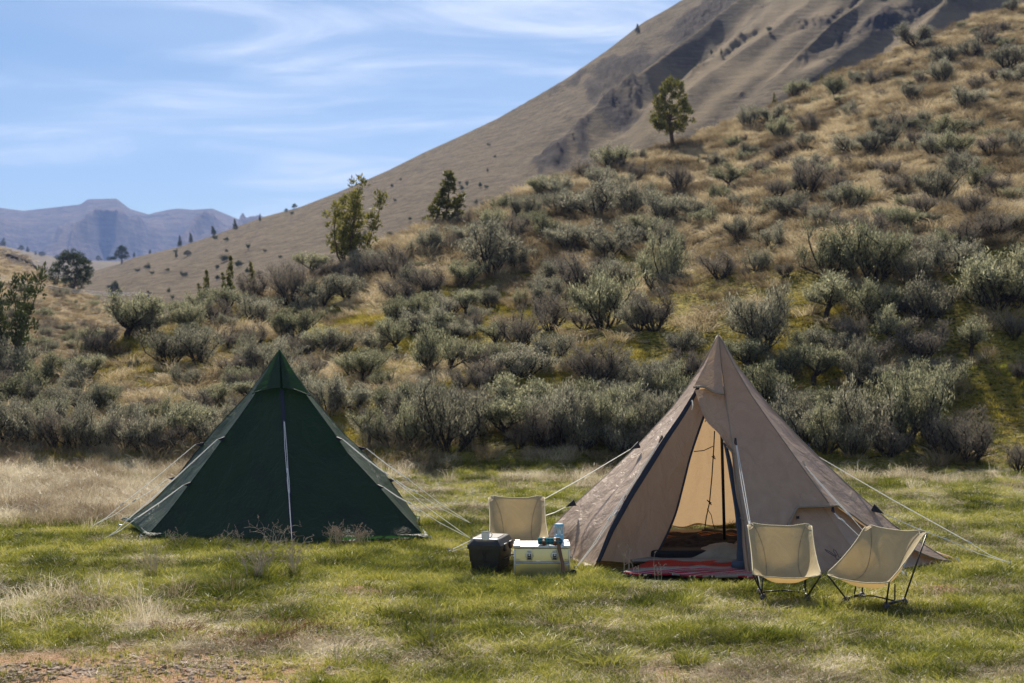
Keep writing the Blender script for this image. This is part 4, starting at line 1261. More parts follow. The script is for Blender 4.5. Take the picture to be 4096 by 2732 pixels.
# gravel of the road edge
M_stone = leaf_mat('gravel_stone', [(0.12, 0.08, 0.055), (0.24, 0.17, 0.12), (0.42, 0.34, 0.27)], 0.0, 0.85, 0.3)
def pebble(seed):
    rg = np.random.default_rng(seed)
    v, f = [], []
    n = 7
    rings = []
    for z_, r_ in ((-.25, .7), (.1, 1.0), (.42, .62)):
        rings.append([(math.cos(2 * math.pi * i / n) * r_ * rg.uniform(.75, 1.15), math.sin(2 * math.pi * i / n) * r_ * rg.uniform(.6, .95), z_ * rg.uniform(.8, 1.1)) for i in range(n)])
    b = MB(); b.loft(rings); return b.v, b.f
G7 = [(*pebble(i), M_stone) for i in range(5)]
def w_gravel(u, v, x, y):
    a = sst(v, 2590, 2690) * (1 - sst(u, 1000, 1600)); b = sst(v, 2560, 2700) * 0.14 * (1 - sst(u, 1800, 2600))
    return np.clip(np.maximum(a, b) * sst(fbm(x * 2, y * 2, 33, 2), -0.5, 0.3), 0, 1)
p = meadow_points(3600, 9.8, 12.6, w_gravel)
k = len(p); s = 0.009 + 0.034 * rng.uniform(0, 1, k) ** 2.5
o = scatter('gravel', G7, p, np.column_stack([rng.normal(0, .3, k), rng.normal(0, .3, k), rng.uniform(0, 6.28, k)]), np.column_stack([s, s, s * .8]), rng.integers(0, 5, k))
tag(o, 'brown grey gravel at the lower left corner', 'gravel')

# ---------------------------------------------------------------- tents
def fabric(name, col, tcol, trans, rough=0.5, crinkle=0.5, stain=None, spec=0.4):
    m, nt = new_mat(name)
    g = nt.nodes.new('ShaderNodeTexCoord')
    a = noise(nt, 5.0, g.outputs['Object'], 5, 0.6, 1.2, (1.0, 1.0, 0.45))
    b = noise(nt, 26.0, g.outputs['Object'], 4, 0.6, 0.6)
    c = ramp(nt, a, [(0.3, tuple(q * 0.86 for q in col)), (0.7, tuple(q * 1.12 for q in col))])
    if stain is not None:
        s = noise(nt, 2.2, g.outputs['Object'], 5, 0.65, 0.3)
        c = mixc_(nt, maprange(nt, s, 0.56, 0.60, 0, 0.75), c, stain)
    h = math_node(nt, 'ADD', a, math_node(nt, 'MULTIPLY', b, 0.22))
    principled(nt, c, rough, 0, bump(nt, h, crinkle, 0.038), spec, trans, tcol)
    return m
M_tan = fabric('tan_polycotton', (0.41, 0.305, 0.225), (0.58, 0.40, 0.225), 0.28, 0.45, 0.8, None, 0.5)
M_tan_dk = fabric('tan_hem_band', (0.30, 0.25, 0.19), (0.40, 0.27, 0.14), 0.15, 0.5, 0.3)
M_green_t = fabric('green_polycotton', (0.012, 0.034, 0.010), (0.05, 0.17, 0.03), 0.28, 0.5, 1.0, (0.007, 0.018, 0.010), 0.35)
M_green_dk = fabric('green_hem_band', (0.018, 0.045, 0.024), (0.03, 0.10, 0.04), 0.15, 0.5, 0.3)
M_navy = simple('black_navy_webbing', (0.012, 0.016, 0.030), 0.6, 0, 0.4, 0.3, 60, 0.3)
M_mesh = fabric('blue_grey_mesh_curtain', (0.07, 0.10, 0.15), (0.10, 0.15, 0.22), 0.35, 0.6, 0.6)
M_rope = simple('white_guy_rope', (0.86, 0.86, 0.82), 0.4, 0, 0.5, 0.06, 200, 0, 0.45, (0.86, 0.86, 0.82))
M_black = simple('black_painted_metal', (0.010, 0.010, 0.011), 0.38, 0, 0.5, 0.2, 40)
M_steel = simple('galvanised_steel', (0.45, 0.45, 0.44), 0.35, 0.9, 0.5, 0.1, 60)
M_blackfab = simple('black_fabric', (0.014, 0.013, 0.015), 0.8, 0, 0.2, 0.3, 30, 0.4, 0.0)
M_toggle = simple('pale_toggle', (0.62, 0.64, 0.62), 0.4, 0, 0.5, 0.1, 60)

PROF = ([0.0, 0.04, 0.11, 0.24, 0.37, 0.5, 0.62, 0.73, 0.86, 1.0], [1.0, 0.955, 0.865, 0.725, 0.585, 0.45, 0.325, 0.215, 0.105, 0.006])
class Ridge:
    def __init__(s, C, Ht, cor, prof=PROF, z0=0.02):
        s.C, s.H, s.cor, s.p, s.z0 = C, Ht, cor, prof, z0
    def at(s, h):
        r = float(np.interp(h, s.p[0], s.p[1]))
        return Vector((s.C[0] + (s.cor[0] - s.C[0]) * r, s.C[1] + (s.cor[1] - s.C[1]) * r, s.z0 + h * (s.H - s.z0)))

def face_pt(RA, RB, s, h, sag, seed, amp, C, off=0.0):
    a = RA.at(h); b = RB.at(h)
    p = a.lerp(b, s)
    mid = a.lerp(b, 0.5)
    n = Vector((mid.x - C[0], mid.y - C[1], 0)); n = n.normalized() if n.length > 1e-6 else Vector((0, -1, 0))
    n = (n + Vector((0, 0, 0.7))).normalized()
    w = math.sin(math.pi * s)
    q = -sag * w * min(1, (1 - h) * 2) * (0.4 + 0.6 * math.sin(math.pi * min(1, h + 0.15)))
    W = (a - b).length
    x = s * W; y = h * RA.H
    # creases that fan out from the pegged corners and run down the cloth
    cr = float(fbm(x * 3.0 + y * 1.2, y * 0.8 - x * .6, seed, 4)) + 0.6 * float(fbm(x * 7 - y * 3, y * 2.2, seed + 5, 3))
    cr2 = 1 - abs(float(fbm((x + y * .8) * 2.3, (y - x) * 0.9, seed + 9, 3))) * 2
    if amp > 0.06: q += 0.022 * math.sin(s * 19 + 2.5 * float(fbm(x * .9, y * .6, seed + 3, 2))) * w * (1 - h) ** .5
    q += amp * w ** 0.5 * (0.55 * cr + 0.45 * cr2) * min(1, 0.25 + (1 - h) * 1.2)
    return p + n * (q + off)

def panel(name, RA, RB, C, mat, parent, seed, sag=0.03, amp=0.015, ns=26, nh=44, hlo=lambda s: 0.0, hhi=lambda s: 1.0, s0=0.0, s1=1.0, off=0.0, offf=None, label=None):
    vs, fs = [], []
    for j in range(nh + 1):
        for i in range(ns + 1):
            s = s0 + (s1 - s0) * i / ns
            lo, hi = hlo(s), hhi(s)
            h = lo + (hi - lo) * (j / nh)
            o_ = off if offf is None else offf(s, h)
            vs.append(face_pt(RA, RB, s, h, sag, seed, amp, C, o_))
    for j in range(nh):
        for i in range(ns):
            a = j * (ns + 1) + i
            fs.append((a, a + 1, a + ns + 2, a + ns + 1))
    o = mesh_obj(name, vs, fs, mat, parent, True)
    if label: o['label'] = label
    return o

def local(parent, p):
    return Vector(p) - parent.location

def guy(parent, a, b, twin=0.02, name='guy_line', rad=0.0048, tog=0.72, loop_=True):
    """doubled rope from tab a to peg b with its plastic toggle; a and b in world space"""
    a = Vector(a); b = Vector(b)
    mb = MB(); dv = (b - a).normalized(); side = dv.cross(Vector((0, 0, 1))).normalized()
    sagv = Vector((0, 0, -0.012))
    mt = a.lerp(b, tog)
    for sg in (-1, 1):
        pts = [a + side * sg * 0.004, a.lerp(b, tog * .5) + side * sg * twin * .6 + sagv, mt + side * sg * 0.008]
        mb.tube(pts, rad, 5)
    mb.tube([mt, a.lerp(b, (1 + tog) / 2) + sagv, b + Vector((0, 0, 0.03))], rad, 5)
    mb.mi = 1
    mb.tube([mt - dv * 0.03, mt + dv * 0.03], 0.010, 6)
    o = mb.build(name, [M_rope, M_toggle], parent)
    pm = MB()
    pm.tube([b + Vector((0, 0, 0.06)), b + dv * 0.02 + Vector((0, 0, -0.05))], 0.006, 6)
    pm.tube([b + Vector((-.012, 0, 0.055)), b + Vector((.012, 0, 0.062))], 0.005, 5)
    q = pm.build('tent_peg', M_steel, parent)
    return o

def tab(parent, p, n, size=0.10, name='guy_tab'):
    """black triangular reinforcement pulled out by the rope"""
    p = Vector(p); n = Vector(n).normalized()
    t = Vector((0, 0, 1)); si = n.cross(t).normalized()
    upv = si.cross(n).normalized()
    back = p - n * size
    vs = [p + si * .006, p - si * .006, back + upv * size * .32 - si * .012, back + upv * size * .32 + si * .012, back - upv * size * .32 + si * .012, back - upv * size * .32 - si * .012]
    return mesh_obj(name, vs, [(0, 1, 2, 3), (0, 4, 5, 1), (0, 3, 4), (1, 5, 2), (3, 2, 5, 4)], M_navy, parent)

def seam(parent, R_, mat, h0=0.0, h1=1.0, rad=0.007, name='ridge_seam', n=26):
    mb = MB()
    mb.tube([R_.at(h0 + (h1 - h0) * i / n) for i in range(n + 1)], rad, 5)
    return mb.build(name, mat, parent, True)

def skirt_strip(name, RA, RB, C, mat, parent, seed, w0=0.07, w1=0.07, ns=30):
    vs, fs = [], []
    for i in range(ns + 1):
        s = i / ns
        base = RA.at(0).lerp(RB.at(0), s)
        mid = RA.at(0).lerp(RB.at(0), 0.5)
        n = Vector((mid.x - C[0], mid.y - C[1], 0)).normalized()
        w = w0 + (w1 - w0) * s
        nz = float(fbm(s * 9 + seed, seed * 1.3, seed, 3))
        w *= (0.9 + 0.7 * nz)
        e = 0.05 + 0.95 * abs(2 * s - 1) ** 4
        vs += [base + Vector((0, 0, 0.05)), base + n * w * e * .5 + Vector((0, 0, 0.045 + 0.02 * nz)), base + n * w * e + Vector((0, 0, 0.012 + 0.02 * abs(nz)))]
    for i in range(ns):
        for k in range(2):
            a = i * 3 + k
            fs.append((a, a + 1, a + 4, a + 3))
    return mesh_obj(name, vs, fs, mat, parent, True)

# ---- green tent
GT = empty('green_tent', (0, 0, 0), 'closed dark green one-pole tent with a peaked top, left of the chests', 'tent')
prR = PROF
g_prof_L = ([0.0, 0.05, 0.12, 0.24, 0.455, 0.62, 0.73, 0.86, 1.0], [1.0, 0.92, 0.82, 0.69, 0.50, 0.335, 0.22, 0.11, 0.006])
g_prof_R = ([0, .1, .25, .42, .5, .62, .73, .86, 1], [.95, .87, .745, .555, .45, .33, .22, .105, .006])
g_prof_FR = ([0, .04, .11, .25, .43, .53, .62, .73, .86, 1], [1, .955, .865, .705, .485, .40, .315, .21, .10, .006])
GR = [Ridge(GREEN_C, GREEN_H, c, {0: g_prof_L, 4: g_prof_R, 3: g_prof_FR}.get(i, PROF), 0.03) for i, c in enumerate(GREEN_COR)]
GR[0].z0 = 0.10
for i in range(8):
    RA, RB = GR[i], GR[(i + 1) % 8]
    lab = None
    panel('wall_panel', RA, RB, GREEN_C, M_green_t, GT, 10 + i, 0.035, 0.036 if i not in (1, 2) else 0.026, label=lab)
    seam(GT, RA, M_green_dk, rad=0.008)
    skirt_strip('ground_skirt', RA, RB, GREEN_C, M_green_t, GT, i + 3, 0.10, 0.10)
# peaked hood over the door top
def hemf(s): return 0.77 - 0.045 * (2 * abs(s - 1.0)) ** 1.6 if False else 0.77
for k, (a, b) in enumerate(((1, 2), (2, 3))):
    lo = (lambda s: 0.738 + 0.034 * math.sin(math.pi / 2 * s)) if k == 0 else (lambda s: 0.724 + 0.048 * math.cos(math.pi / 2 * s))
    panel('peak_hood', GR[a], GR[b], GREEN_C, M_green_t, GT, 40 + k, 0.0, 0.008, 16, 18, lo, offf=lambda s, h: 0.012 + 0.055 * (1 - h) / 0.26)
    hm_ = MB(); hm_.tube([face_pt(GR[a], GR[b], i / 14, lo(i / 14), 0.0, 40 + k, 0.008, GREEN_C, 0.075) for i in range(15)], 0.009, 5)
    hm_.build('hood_hem', M_green_dk, GT, True)
# zip of the door
def strip_along(R_, h0, h1, w, off, mat, parent, name, side=(1, 0, 0), n=24):
    vs, fs = [], []
    for i in range(n + 1):
        p = R_.at(h0 + (h1 - h0) * i / n)
        o_ = Vector((p.x - R_.C[0], p.y - R_.C[1], 0)).normalized() * off
        sv = Vector(side) * w / 2
        vs += [p + o_ - sv, p + o_ * 1.25, p + o_ + sv]
    for i in range(n):
        for k in range(2):
            fs.append((i * 3 + k, i * 3 + k + 1, i * 3 + k + 4, i * 3 + k + 3))
    return mesh_obj(name, vs, fs, mat, parent, True)
strip_along(GR[2], 0.0, 0.775, 0.055, 0.022, M_navy, GT, 'zip_strip')
cap = MB(); apx = Vector((GREEN_C[0], GREEN_C[1], GREEN_H))
cap.lathe(apx + Vector((0, 0, -0.09)), [(0.055, 0.0), (0.035, 0.05), (0.014, 0.10), (0.006, 0.115)], 8)
cap.build('peak_cap', M_green_dk, GT, True)
pm = MB(); pm.tube([(GREEN_C[0], GREEN_C[1], 0), (GREEN_C[0], GREEN_C[1], GREEN_H - .03)], 0.018, 8); pm.build('center_pole', M_black, GT)
PG1, PG2, PG3, PG4 = P(415, 2165, 18.16), P(372, 2111, 19.45), P(1885, 2165, 18.16), P(1886, 2103, 19.7)
for (a, b, tg) in ((GR[1].at(0.5), PG1, .8), (GR[1].at(0.26), PG1, .6), (GR[0].at(0.44), PG2, .72), (GR[0].at(0.24), PG2, .45), (GR[3].at(0.5), PG3, .35), (GR[3].at(0.25), PG3, .3),
                (GR[4].at(0.42), PG4, .4), (GR[4].at(0.23), PG4, .25), (GR[5].at(0.24), P(1680, 2052, 21.1), .7), (GR[2].at(0.60), Vector((-2.69, 17.42, 0)), .42), (GR[2].at(0.36), Vector((-2.69, 17.42, 0)), .3)):
    o_ = Vector((a.x - GREEN_C[0], a.y - GREEN_C[1], 0.05)).normalized()
    st = a + o_ * 0.09
    tab(GT, st, o_, 0.11)
    guy(GT, st, b, tog=tg)
for i in (0, 1, 3):
    c = Vector((*GREEN_COR[i], 0)); o_ = Vector((c.x - GREEN_C[0], c.y - GREEN_C[1], 0)).normalized()
    pm = MB(); pm.tube([c + o_ * .1 + Vector((0, 0, .07)), c + o_ * .14 + Vector((0, 0, -.03))], 0.008, 6)
    pm.tube([c + Vector((0, 0, .03)), c + o_ * .1 + Vector((0, 0, .05))], 0.005, 5)
    pm.build('corner_peg', M_toggle, GT)

# ---- tan tent
TT = empty('tan_tent', (0, 0, 0), 'tan one-pole tent with its door open on a red striped rug, right of the chests', 'tent')
pD = ([0.0, 0.05, 0.14, 0.26, 0.4, 0.525, 0.65, 0.74, 0.86, 1.0], [1.0, 0.92, 0.775, 0.64, 0.49, 0.365, 0.25, 0.175, 0.085, 0.006])
pZ = ([0.0, 0.11, 0.225, 0.35, 0.47, 0.56, 0.655, 0.74, 0.86, 1.0], [1.0, 0.94, 0.80, 0.63, 0.475, 0.375, 0.27, 0.19, 0.095, 0.006])
pA = ([0.0, 0.04, 0.15, 0.29, 0.41, 0.53, 0.64, 0.74, 0.86, 1.0], [1.0, 0.957, 0.88, 0.745, 0.605, 0.465, 0.32, 0.205, 0.10, 0.006])
TR = []
for i, c in enumerate(TAN_COR):
    TR.append(Ridge(TAN_C, TAN_H, c, {0: pZ, 1: pA, 4: pD, 5: pD}.get(i, PROF), 0.02))
for i in (0, 4, 5, 6, 7):
    panel('wall_panel', TR[i], TR[(i + 1) % 8], TAN_C, M_tan, TT, 60 + i, 0.03, 0.042 if i in (0, 4) else 0.065)
arc1 = lambda s: 0.255 * min(1.0, max(0.0, (s - 0.2) / 0.42)) ** 0.55
arc2 = lambda s: 0.255 * (1 - float(sst(s, 0.15, 1.0)))
panel('wall_panel', TR[2], TR[3], TAN_C, M_tan, TT, 62, 0.012, 0.008, 30, 44, arc1)
panel('wall_panel', TR[3], TR[4], TAN_C, M_tan, TT, 63, 0.03, 0.028, 30, 44, arc2)
# low wall that shows under the raised hem: same ridges pulled inwards
inC = Ridge(TAN_C, TAN_H, (3.96, 15.60), PROF, 0.02)
inB = Ridge(TAN_C, TAN_H, (2.62, 15.42), PROF, 0.02); inD = Ridge(TAN_C, TAN_H, (4.98, 16.44), pD, 0.02)
panel('vent_wall', inB, inC, TAN_C, M_tan, TT, 70, 0.02, 0.012, 24, 14, lambda s: 0.0, lambda s: max(0.02, arc1(s) + 0.03), off=-0.02)
panel('vent_wall', inC, inD, TAN_C, M_tan, TT, 71, 0.02, 0.012, 24, 14, lambda s: 0.0, lambda s: max(0.02, arc2(s) + 0.03), off=-0.02)
for (RA, RB, fn, sd, am) in ((TR[2], TR[3], arc1, 62, .008), (TR[3], TR[4], arc2, 63, .028)):
    mb = MB(); mb.tube([face_pt(RA, RB, i / 30, fn(i / 30), 0.012 if sd == 62 else .03, sd, am, TAN_C, 0.006) for i in range(31)], 0.012, 5)
    mb.build('raised_hem', M_tan_dk, TT, True)
vb = MB(); c_ = face_pt(inB, inC, 0.62, 0.215, 0.02, 70, 0.012, TAN_C, 0.0)
vb.box(c_ + Vector((0, -.01, 0)), (0.035, 0.006, 0.03), R(8)); vb.build('vent_toggle', M_navy, TT)
for i in (0, 2, 3, 4, 5, 6, 7):
    seam(TT, TR[i], M_tan_dk, 0.27 if i == 3 else 0.0, 1.0, 0.0075)
for i in (0, 4, 5, 6, 7): skirt_strip('ground_skirt', TR[i], TR[(i + 1) % 8], TAN_C, M_tan, TT, i + 13, 0.16, 0.16)
# hood over the open door
lo_h = lambda s: 0.742 + 0.012 * math.sin(math.pi * min(1, s * 1.4)) - 0.03 * s
panel('peak_hood', TR[1], TR[2], TAN_C, M_tan, TT, 81, 0.0, 0.006, 20, 20, lo_h, offf=lambda s, h: 0.012 + 0.075 * (1 - h) / 0.26)
hm_ = MB(); hm_.tube([face_pt(TR[1], TR[2], i / 18, lo_h(i / 18), 0.0, 81, 0.006, TAN_C, 0.088) for i in range(19)], 0.014, 6)
hm_.build('hood_hem', M_tan_dk, TT, True)
seam(TT, TR[1], M_tan_dk, 0.75, 1.0, 0.008)
cap = MB(); apx = Vector((TAN_C[0], TAN_C[1], TAN_H))
cap.lathe(apx + Vector((0, 0, -0.15)), [(0.072, 0.0), (0.050, 0.05), (0.024, 0.12), (0.008, 0.165)], 8)
cap.build('peak_cap', M_tan_dk, TT, True)
# left half of the door hangs inwards from the zip
def pl(pts, t):
    """smooth polyline of (u, v, Y)"""
    n = len(pts) - 1; x = t * n; i = min(int(x), n - 1); f = x - i
    a, b = Vector(P(*pts[i])), Vector(P(*pts[i + 1]))
    p0 = Vector(P(*pts[max(i - 1, 0)])); p3 = Vector(P(*pts[min(i + 2, n)]))
    return 0.5 * ((2 * a) + (b - p0) * f + (2 * p0 - 5 * a + 4 * b - p3) * f * f + (3 * a - p0 - 3 * b + p3) * f ** 3)
inner = [(2822, 1648, 17.02), (2791, 1735, 16.95), (2759, 1833, 16.88), (2731, 1945, 16.78), (2696, 2071, 16.62), (2633, 2205, 16.40), (2586, 2262, 16.22)]
vs, fs = [], []
nj, ni = 44, 18
for j in range(nj + 1):
    t = j / nj
    a = TR[1].at(0.755 * (1 - t) + 0.035 * t); b = pl(inner, t)
    for i in range(ni + 1):
        s = i / ni
        p = a.lerp(b, s)
        w = math.sin(math.pi * s)
        p += Vector((0.2, 0.95, 0)) * (0.05 * w * t) + Vector((0, 1, 0)) * 0.016 * w * float(fbm(s * 2.5 + t * 3, t * 2 - s * 2, 91, 3))
        vs.append(p)
for j in range(nj):
    for i in range(ni):
        q = j * (ni + 1) + i; fs.append((q, q + 1, q + ni + 2, q + ni + 1))
mesh_obj('door_panel', vs, fs, M_tan, TT, True)['label'] = 'left door half hanging loose inside the zip'
mb = MB(); mb.tube([pl(inner, i / 40) for i in range(41)], 0.014, 6); mb.build('door_binding', M_navy, TT, True)
# black zip band down the edge
vs, fs = [], []
for j in range(31):
    t = j / 30; p = TR[1].at(0.765 * (1 - t) + 0.03 * t); w = 0.035 + 0.03 * math.sin(math.pi * t)
    vs += [p + Vector((-.012, -.03, .0)), p + Vector((w * .5, -.035, -.004)), p + Vector((w, 0.0, -.01))]
for j in range(30):
    for k in range(2): fs.append((j * 3 + k, j * 3 + k + 1, j * 3 + k + 4, j * 3 + k + 3))
mesh_obj('zip_strip', vs, fs, M_navy, TT, True)
# right half gathered and tied back
left_e = [(2780, 1560, 17.07), (2792, 1600, 16.99), (2822, 1679, 16.86), (2875, 1735, 16.72), (2908, 1786, 16.6), (2926, 1815, 16.5), (2932, 1880, 16.35), (2944, 1980, 16.1), (2964, 2075, 15.88), (2968, 2160, 15.68), (2975, 2240, 15.50), (2985, 2312, 15.36)]
vs, fs = [], []
nj, ni = 60, 26
for j in range(nj + 1):
    t = j / nj
    a = pl(left_e, t); b = TR[2].at(0.765 * (1 - t) + 0.0 * t) + Vector((0, 0.03 * max(0, 1 - t * 5), 0))
    if t > 0.36: b = b + Vector((0.02, 0.0, 0))
    gather = float(sst(t, 0.1, 0.5))
    for i in range(ni + 1):
        s = i / ni
        p = a.lerp(b, s)
        fold = math.sin(s * 17 + t * 2.2 + math.sin(t * 9)) * 0.022 * gather * math.sin(math.pi * min(1, s + .08)) 
        p += Vector((0.15, -1, 0)) * fold + Vector((0, -1, 0)) * 0.02 * float(fbm(s * 5, t * 12, 97, 3)) * math.sin(math.pi * s)
        vs.append(p)
for j in range(nj):
    for i in range(ni):
        q = j * (ni + 1) + i; fs.append((q, q + 1, q + ni + 2, q + ni + 1))
mesh_obj('door_panel', vs, fs, M_tan, TT, True)['label'] = 'right door half gathered and tied back in folds'
for hh, sx in ((0.36, .36), (0.72, .72)):
    a = pl(left_e, hh); b = TR[2].at(0.735 * (1 - hh))
    mb = MB(); mb.tube([a + Vector((-.01, -.03, 0)), a.lerp(b, .5) + Vector((0, -.055, -.01)), b + Vector((0.01, -.03, 0.01))], 0.007, 5); mb.build('tie_back', M_tan_dk, TT, True)
# blue-grey insect mesh rolled behind it
cur = [(2900, 1770, 16.75), (2915, 1840, 16.62), (2930, 1930, 16.45), (2950, 2040, 16.22), (2964, 2150, 15.98), (2966, 2230, 15.8), (2975, 2272, 15.68)]
vs, fs = [], []
for j in range(41):
    t = j / 40; c = pl(cur, t); r_ = 0.018 + 0.034 * t
    for i in range(15):
        a = 2 * math.pi * i / 14
        rr = r_ * (1 + 0.22 * math.sin(a * 3 + t * 5))
        vs.append(c + Vector((math.cos(a) * rr, math.sin(a) * rr * .8, 0)))
for j in range(40):
    for i in range(14):
        q = j * 15 + i; fs.append((q, q + 1, q + 16, q + 15))
mesh_obj('mesh_curtain', vs, fs, M_mesh, TT, True)
mb = MB(); mb.lathe(P(2968, 2262, 15.66), [(0.10, -0.05), (0.125, 0.0), (0.105, 0.05), (0.06, 0.055), (0.03, 0.02)], 16); mb.build('curtain_roll', M_mesh, TT, True)
# cords, pole and inner seams
mb = MB(); mb.tube([(2.60, 17.38, 0.0), (2.55, 17.5, TAN_H - .05)], 0.019, 10)
mb.build('center_pole', M_black, TT, True)
def cord(pts, r=0.006, mat=None, name='inner_cord', par=TT):
    mb = MB(); mb.tube([P(*p) for p in pts], r, 5); return mb.build(name, mat or M_blackfab, par, True)
cord([(2858, 1725, 18.0), (2855, 1790, 18.2), (2848, 1900, 18.5), (2838, 2010, 18.8), (2825, 2070, 18.9), (2818, 2120, 19.0)], 0.008)
cord([(2776, 1806, 18.1), (2815, 1802, 18.2), (2852, 1785, 18.3)], 0.006)
cord([(2852, 1818, 18.3), (2860, 1830, 18.3), (2848, 1826, 18.3), (2862, 1836, 18.28)], 0.007)
cord([(2828, 2000, 18.8), (2845, 2012, 18.75), (2832, 2004, 18.7), (2846, 2020, 18.7)], 0.007)
cord([(2829, 2035, 18.8), (2845, 2060, 18.75), (2852, 2095, 18.7), (2860, 2118, 18.7)], 0.005)
cord([(2650, 2155, 18.3), (2720, 2145, 18.5), (2780, 2132, 18.7), (2818, 2120, 18.8)], 0.008)
cord([(2768, 1600, 16.9), (2771, 1620, 16.9), (2767, 1640, 16.9)], 0.006, M_rope, 'door_cord')
cord([(2824, 1660, 17.3), (2826, 1675, 17.3), (2820, 1688, 17.3)], 0.005, M_blackfab, 'door_cord')
# guy lines of the tan tent
tgy = [((2556, 1779, 17.1), (2522, 1797, 17.05), (1795, 2214, 17.1), .55), ((2300, 2010, 17.0), (2262, 2028, 16.98), (1808, 2216, 17.07), .2),
       ((2650, 1752, 16.80), (2634, 1772, 16.72), (2297, 2290, 15.72), .6), ((2506, 1992, 16.30), (2492, 2010, 16.22), (2299, 2291, 15.70), .15),
       ((2941, 1762, 16.45), (2946, 1782, 16.35), (3048, 2392, 14.14), .55), ((3212, 1855, 16.6), (3222, 1866, 16.5), (3625, 2312, 15.35), .45),
       ((3330, 2036, 16.1), (3338, 2052, 16.02), (3622, 2311, 15.36), .12), ((3222, 1788, 17.3), (3266, 1822, 17.2), (4040, 2262, 16.2), .8), ((3490, 2030, 16.65), (3536, 2055, 16.6), (4040, 2263, 16.2), .5)]
for (p0, p1, p2, tg) in tgy:
    a0, a1, b = P(*p0), P(*p1), P(*p2); b.z = 0.0
    n = (a1 - a0)
    tab(TT, a1, n, n.length)
    guy(TT, a1, b, tog=tg)
for i in (1, 4):
    c = Vector((*TAN_COR[i], 0)); o_ = Vector((c.x - TAN_C[0], c.y - TAN_C[1], 0)).normalized()
    pm = MB(); pm.tube([c + o_ * .08 + Vector((0, 0, .07)), c + o_ * .12 + Vector((0, 0, -.03))], 0.008, 6); pm.tube([c + Vector((0, 0, .03)), c + o_ * .08 + Vector((0, 0, .05))], 0.005, 5)
    pm.build('corner_peg', M_toggle, TT)

def text_mesh(name, s, size, origin, xdir, ydir, mat, parent, ext=0.001, bold=0.0):
    cu = bpy.data.curves.new(name, 'FONT'); cu.body = s; cu.size = size; cu.extrude = ext; cu.offset = bold; cu.resolution_u = 3
    o = bpy.data.objects.new(name, cu); COL.objects.link(o)
    bpy.context.view_layer.update()
    me = bpy.data.meshes.new_from_object(o)
    bpy.data.objects.remove(o)
    x = Vector(xdir).normalized(); y = Vector(ydir).normalized(); z = x.cross(y)
    for v in me.vertices:
        c = v.co; v.co = Vector(origin) + x * c.x + y * c.y + z * c.z
    me.materials.clear(); me.materials.append(mat)
    q = bpy.data.objects.new(name, me); COL.objects.link(q); q.parent = parent
    return q
def emblem(parent, origin, xdir, ydir, hgt, mat, name='ear_emblem'):
    """two long ears over a small oval face outline, drawn as thin raised lines"""
    x = Vector(xdir).normalized(); y = Vector(ydir).normalized(); o = Vector(origin); z = x.cross(y)
    def q(a, b): return o + x * a * hgt + y * b * hgt + z * 0.003
    mb = MB(); r_ = hgt * 0.016
    for sg in (-1, 1):
        mb.tube([q(sg * .06, .42), q(sg * .16, .62), q(sg * .24, .85), q(sg * .22, 1.0), q(sg * .10, .82), q(sg * .02, .5)], r_, 4)
    mb.tube([q(-.10, .42), q(-.15, .3), q(-.1, .18), q(0, .12), q(.1, .18), q(.15, .3), q(.10, .42)], r_, 4)
    mb.tube([q(-.05, .3), q(-.04, .29)], r_, 4); mb.tube([q(.05, .3), q(.04, .29)], r_, 4)
    mb.build(name, mat, parent)
# printed emblem and letters on the low wall
h1 = face_pt(inB, inC, 0.60, 0.10, 0.02, 70, 0.012, TAN_C, 0.0); h2 = face_pt(inB, inC, 0.72, 0.10, 0.02, 70, 0.012, TAN_C, 0.0); h3 = face_pt(inB, inC, 0.60, 0.16, 0.02, 70, 0.012, TAN_C, 0.0)
xd = (h2 - h1).normalized(); yd = (h3 - h1).normalized()
nrm = xd.cross(yd)
yt = (yd - xd * 0.45).normalized()
LG = face_pt(inB, inC, 0.80, 0.035, 0.02, 70, 0.012, TAN_C, 0.0) + nrm * 0.012
emblem(TT, LG, xd, yt, 0.22, M_navy, 'printed_emblem')
text_mesh('printed_letters', 'DOD', 0.075, LG + yt * -0.045 - xd * 0.03, xd, yd, M_navy, TT)

# ---------------------------------------------------------------- inside the open tent
def cloth_sheet(name, corners, nx, ny, zf, mat, thick=0.02, label=None, cat=None):
    """corners: four (x, y) in order; zf(s, t) height"""
    c = [Vector((*q, 0)) for q in corners]
    top = []
    for j in range(ny + 1):
        for i in range(nx + 1):
            s, t = i / nx, j / ny
            p = c[0].lerp(c[1], s).lerp(c[3].lerp(c[2], s), t)
            p.x += 0.03 * float(fbm(t * 5, s * 3, 5, 2)) * (1 if i in (0, nx) else 0)
            p.y += 0.04 * float(fbm(s * 6, 3, 7, 3)) * (1 if j == 0 else 0)
            p.z = zf(s, t)
            top.append(p)
    n = len(top)
    bot = [p - Vector((0, 0, thick)) for p in top]
    fs = []
    for j in range(ny):
        for i in range(nx):
            q = j * (nx + 1) + i
            fs.append((q, q + 1, q + nx + 2, q + nx + 1)); fs.append((n + q, n + q + nx + 1, n + q + nx + 2, n + q + 1))
    for i in range(nx):
        a, b = i, i + 1; fs.append((b, a, n + a, n + b))
        a, b = ny * (nx + 1) + i, ny * (nx + 1) + i + 1; fs.append((a, b, n + b, n + a))
    for j in range(ny):
        a, b = j * (nx + 1), (j + 1) * (nx + 1); fs.append((a, b, n + b, n + a))
        a, b = a + nx, b + nx; fs.append((b, a, n + a, n + b))
    o = mesh_obj(name, top + bot, fs, mat, None, True)
    return tag(o, label, cat)
M_floor = simple('grey_beige_groundsheet', (0.22, 0.19, 0.16), 0.8, 0, 0.2, 0.2, 8, 0.3)
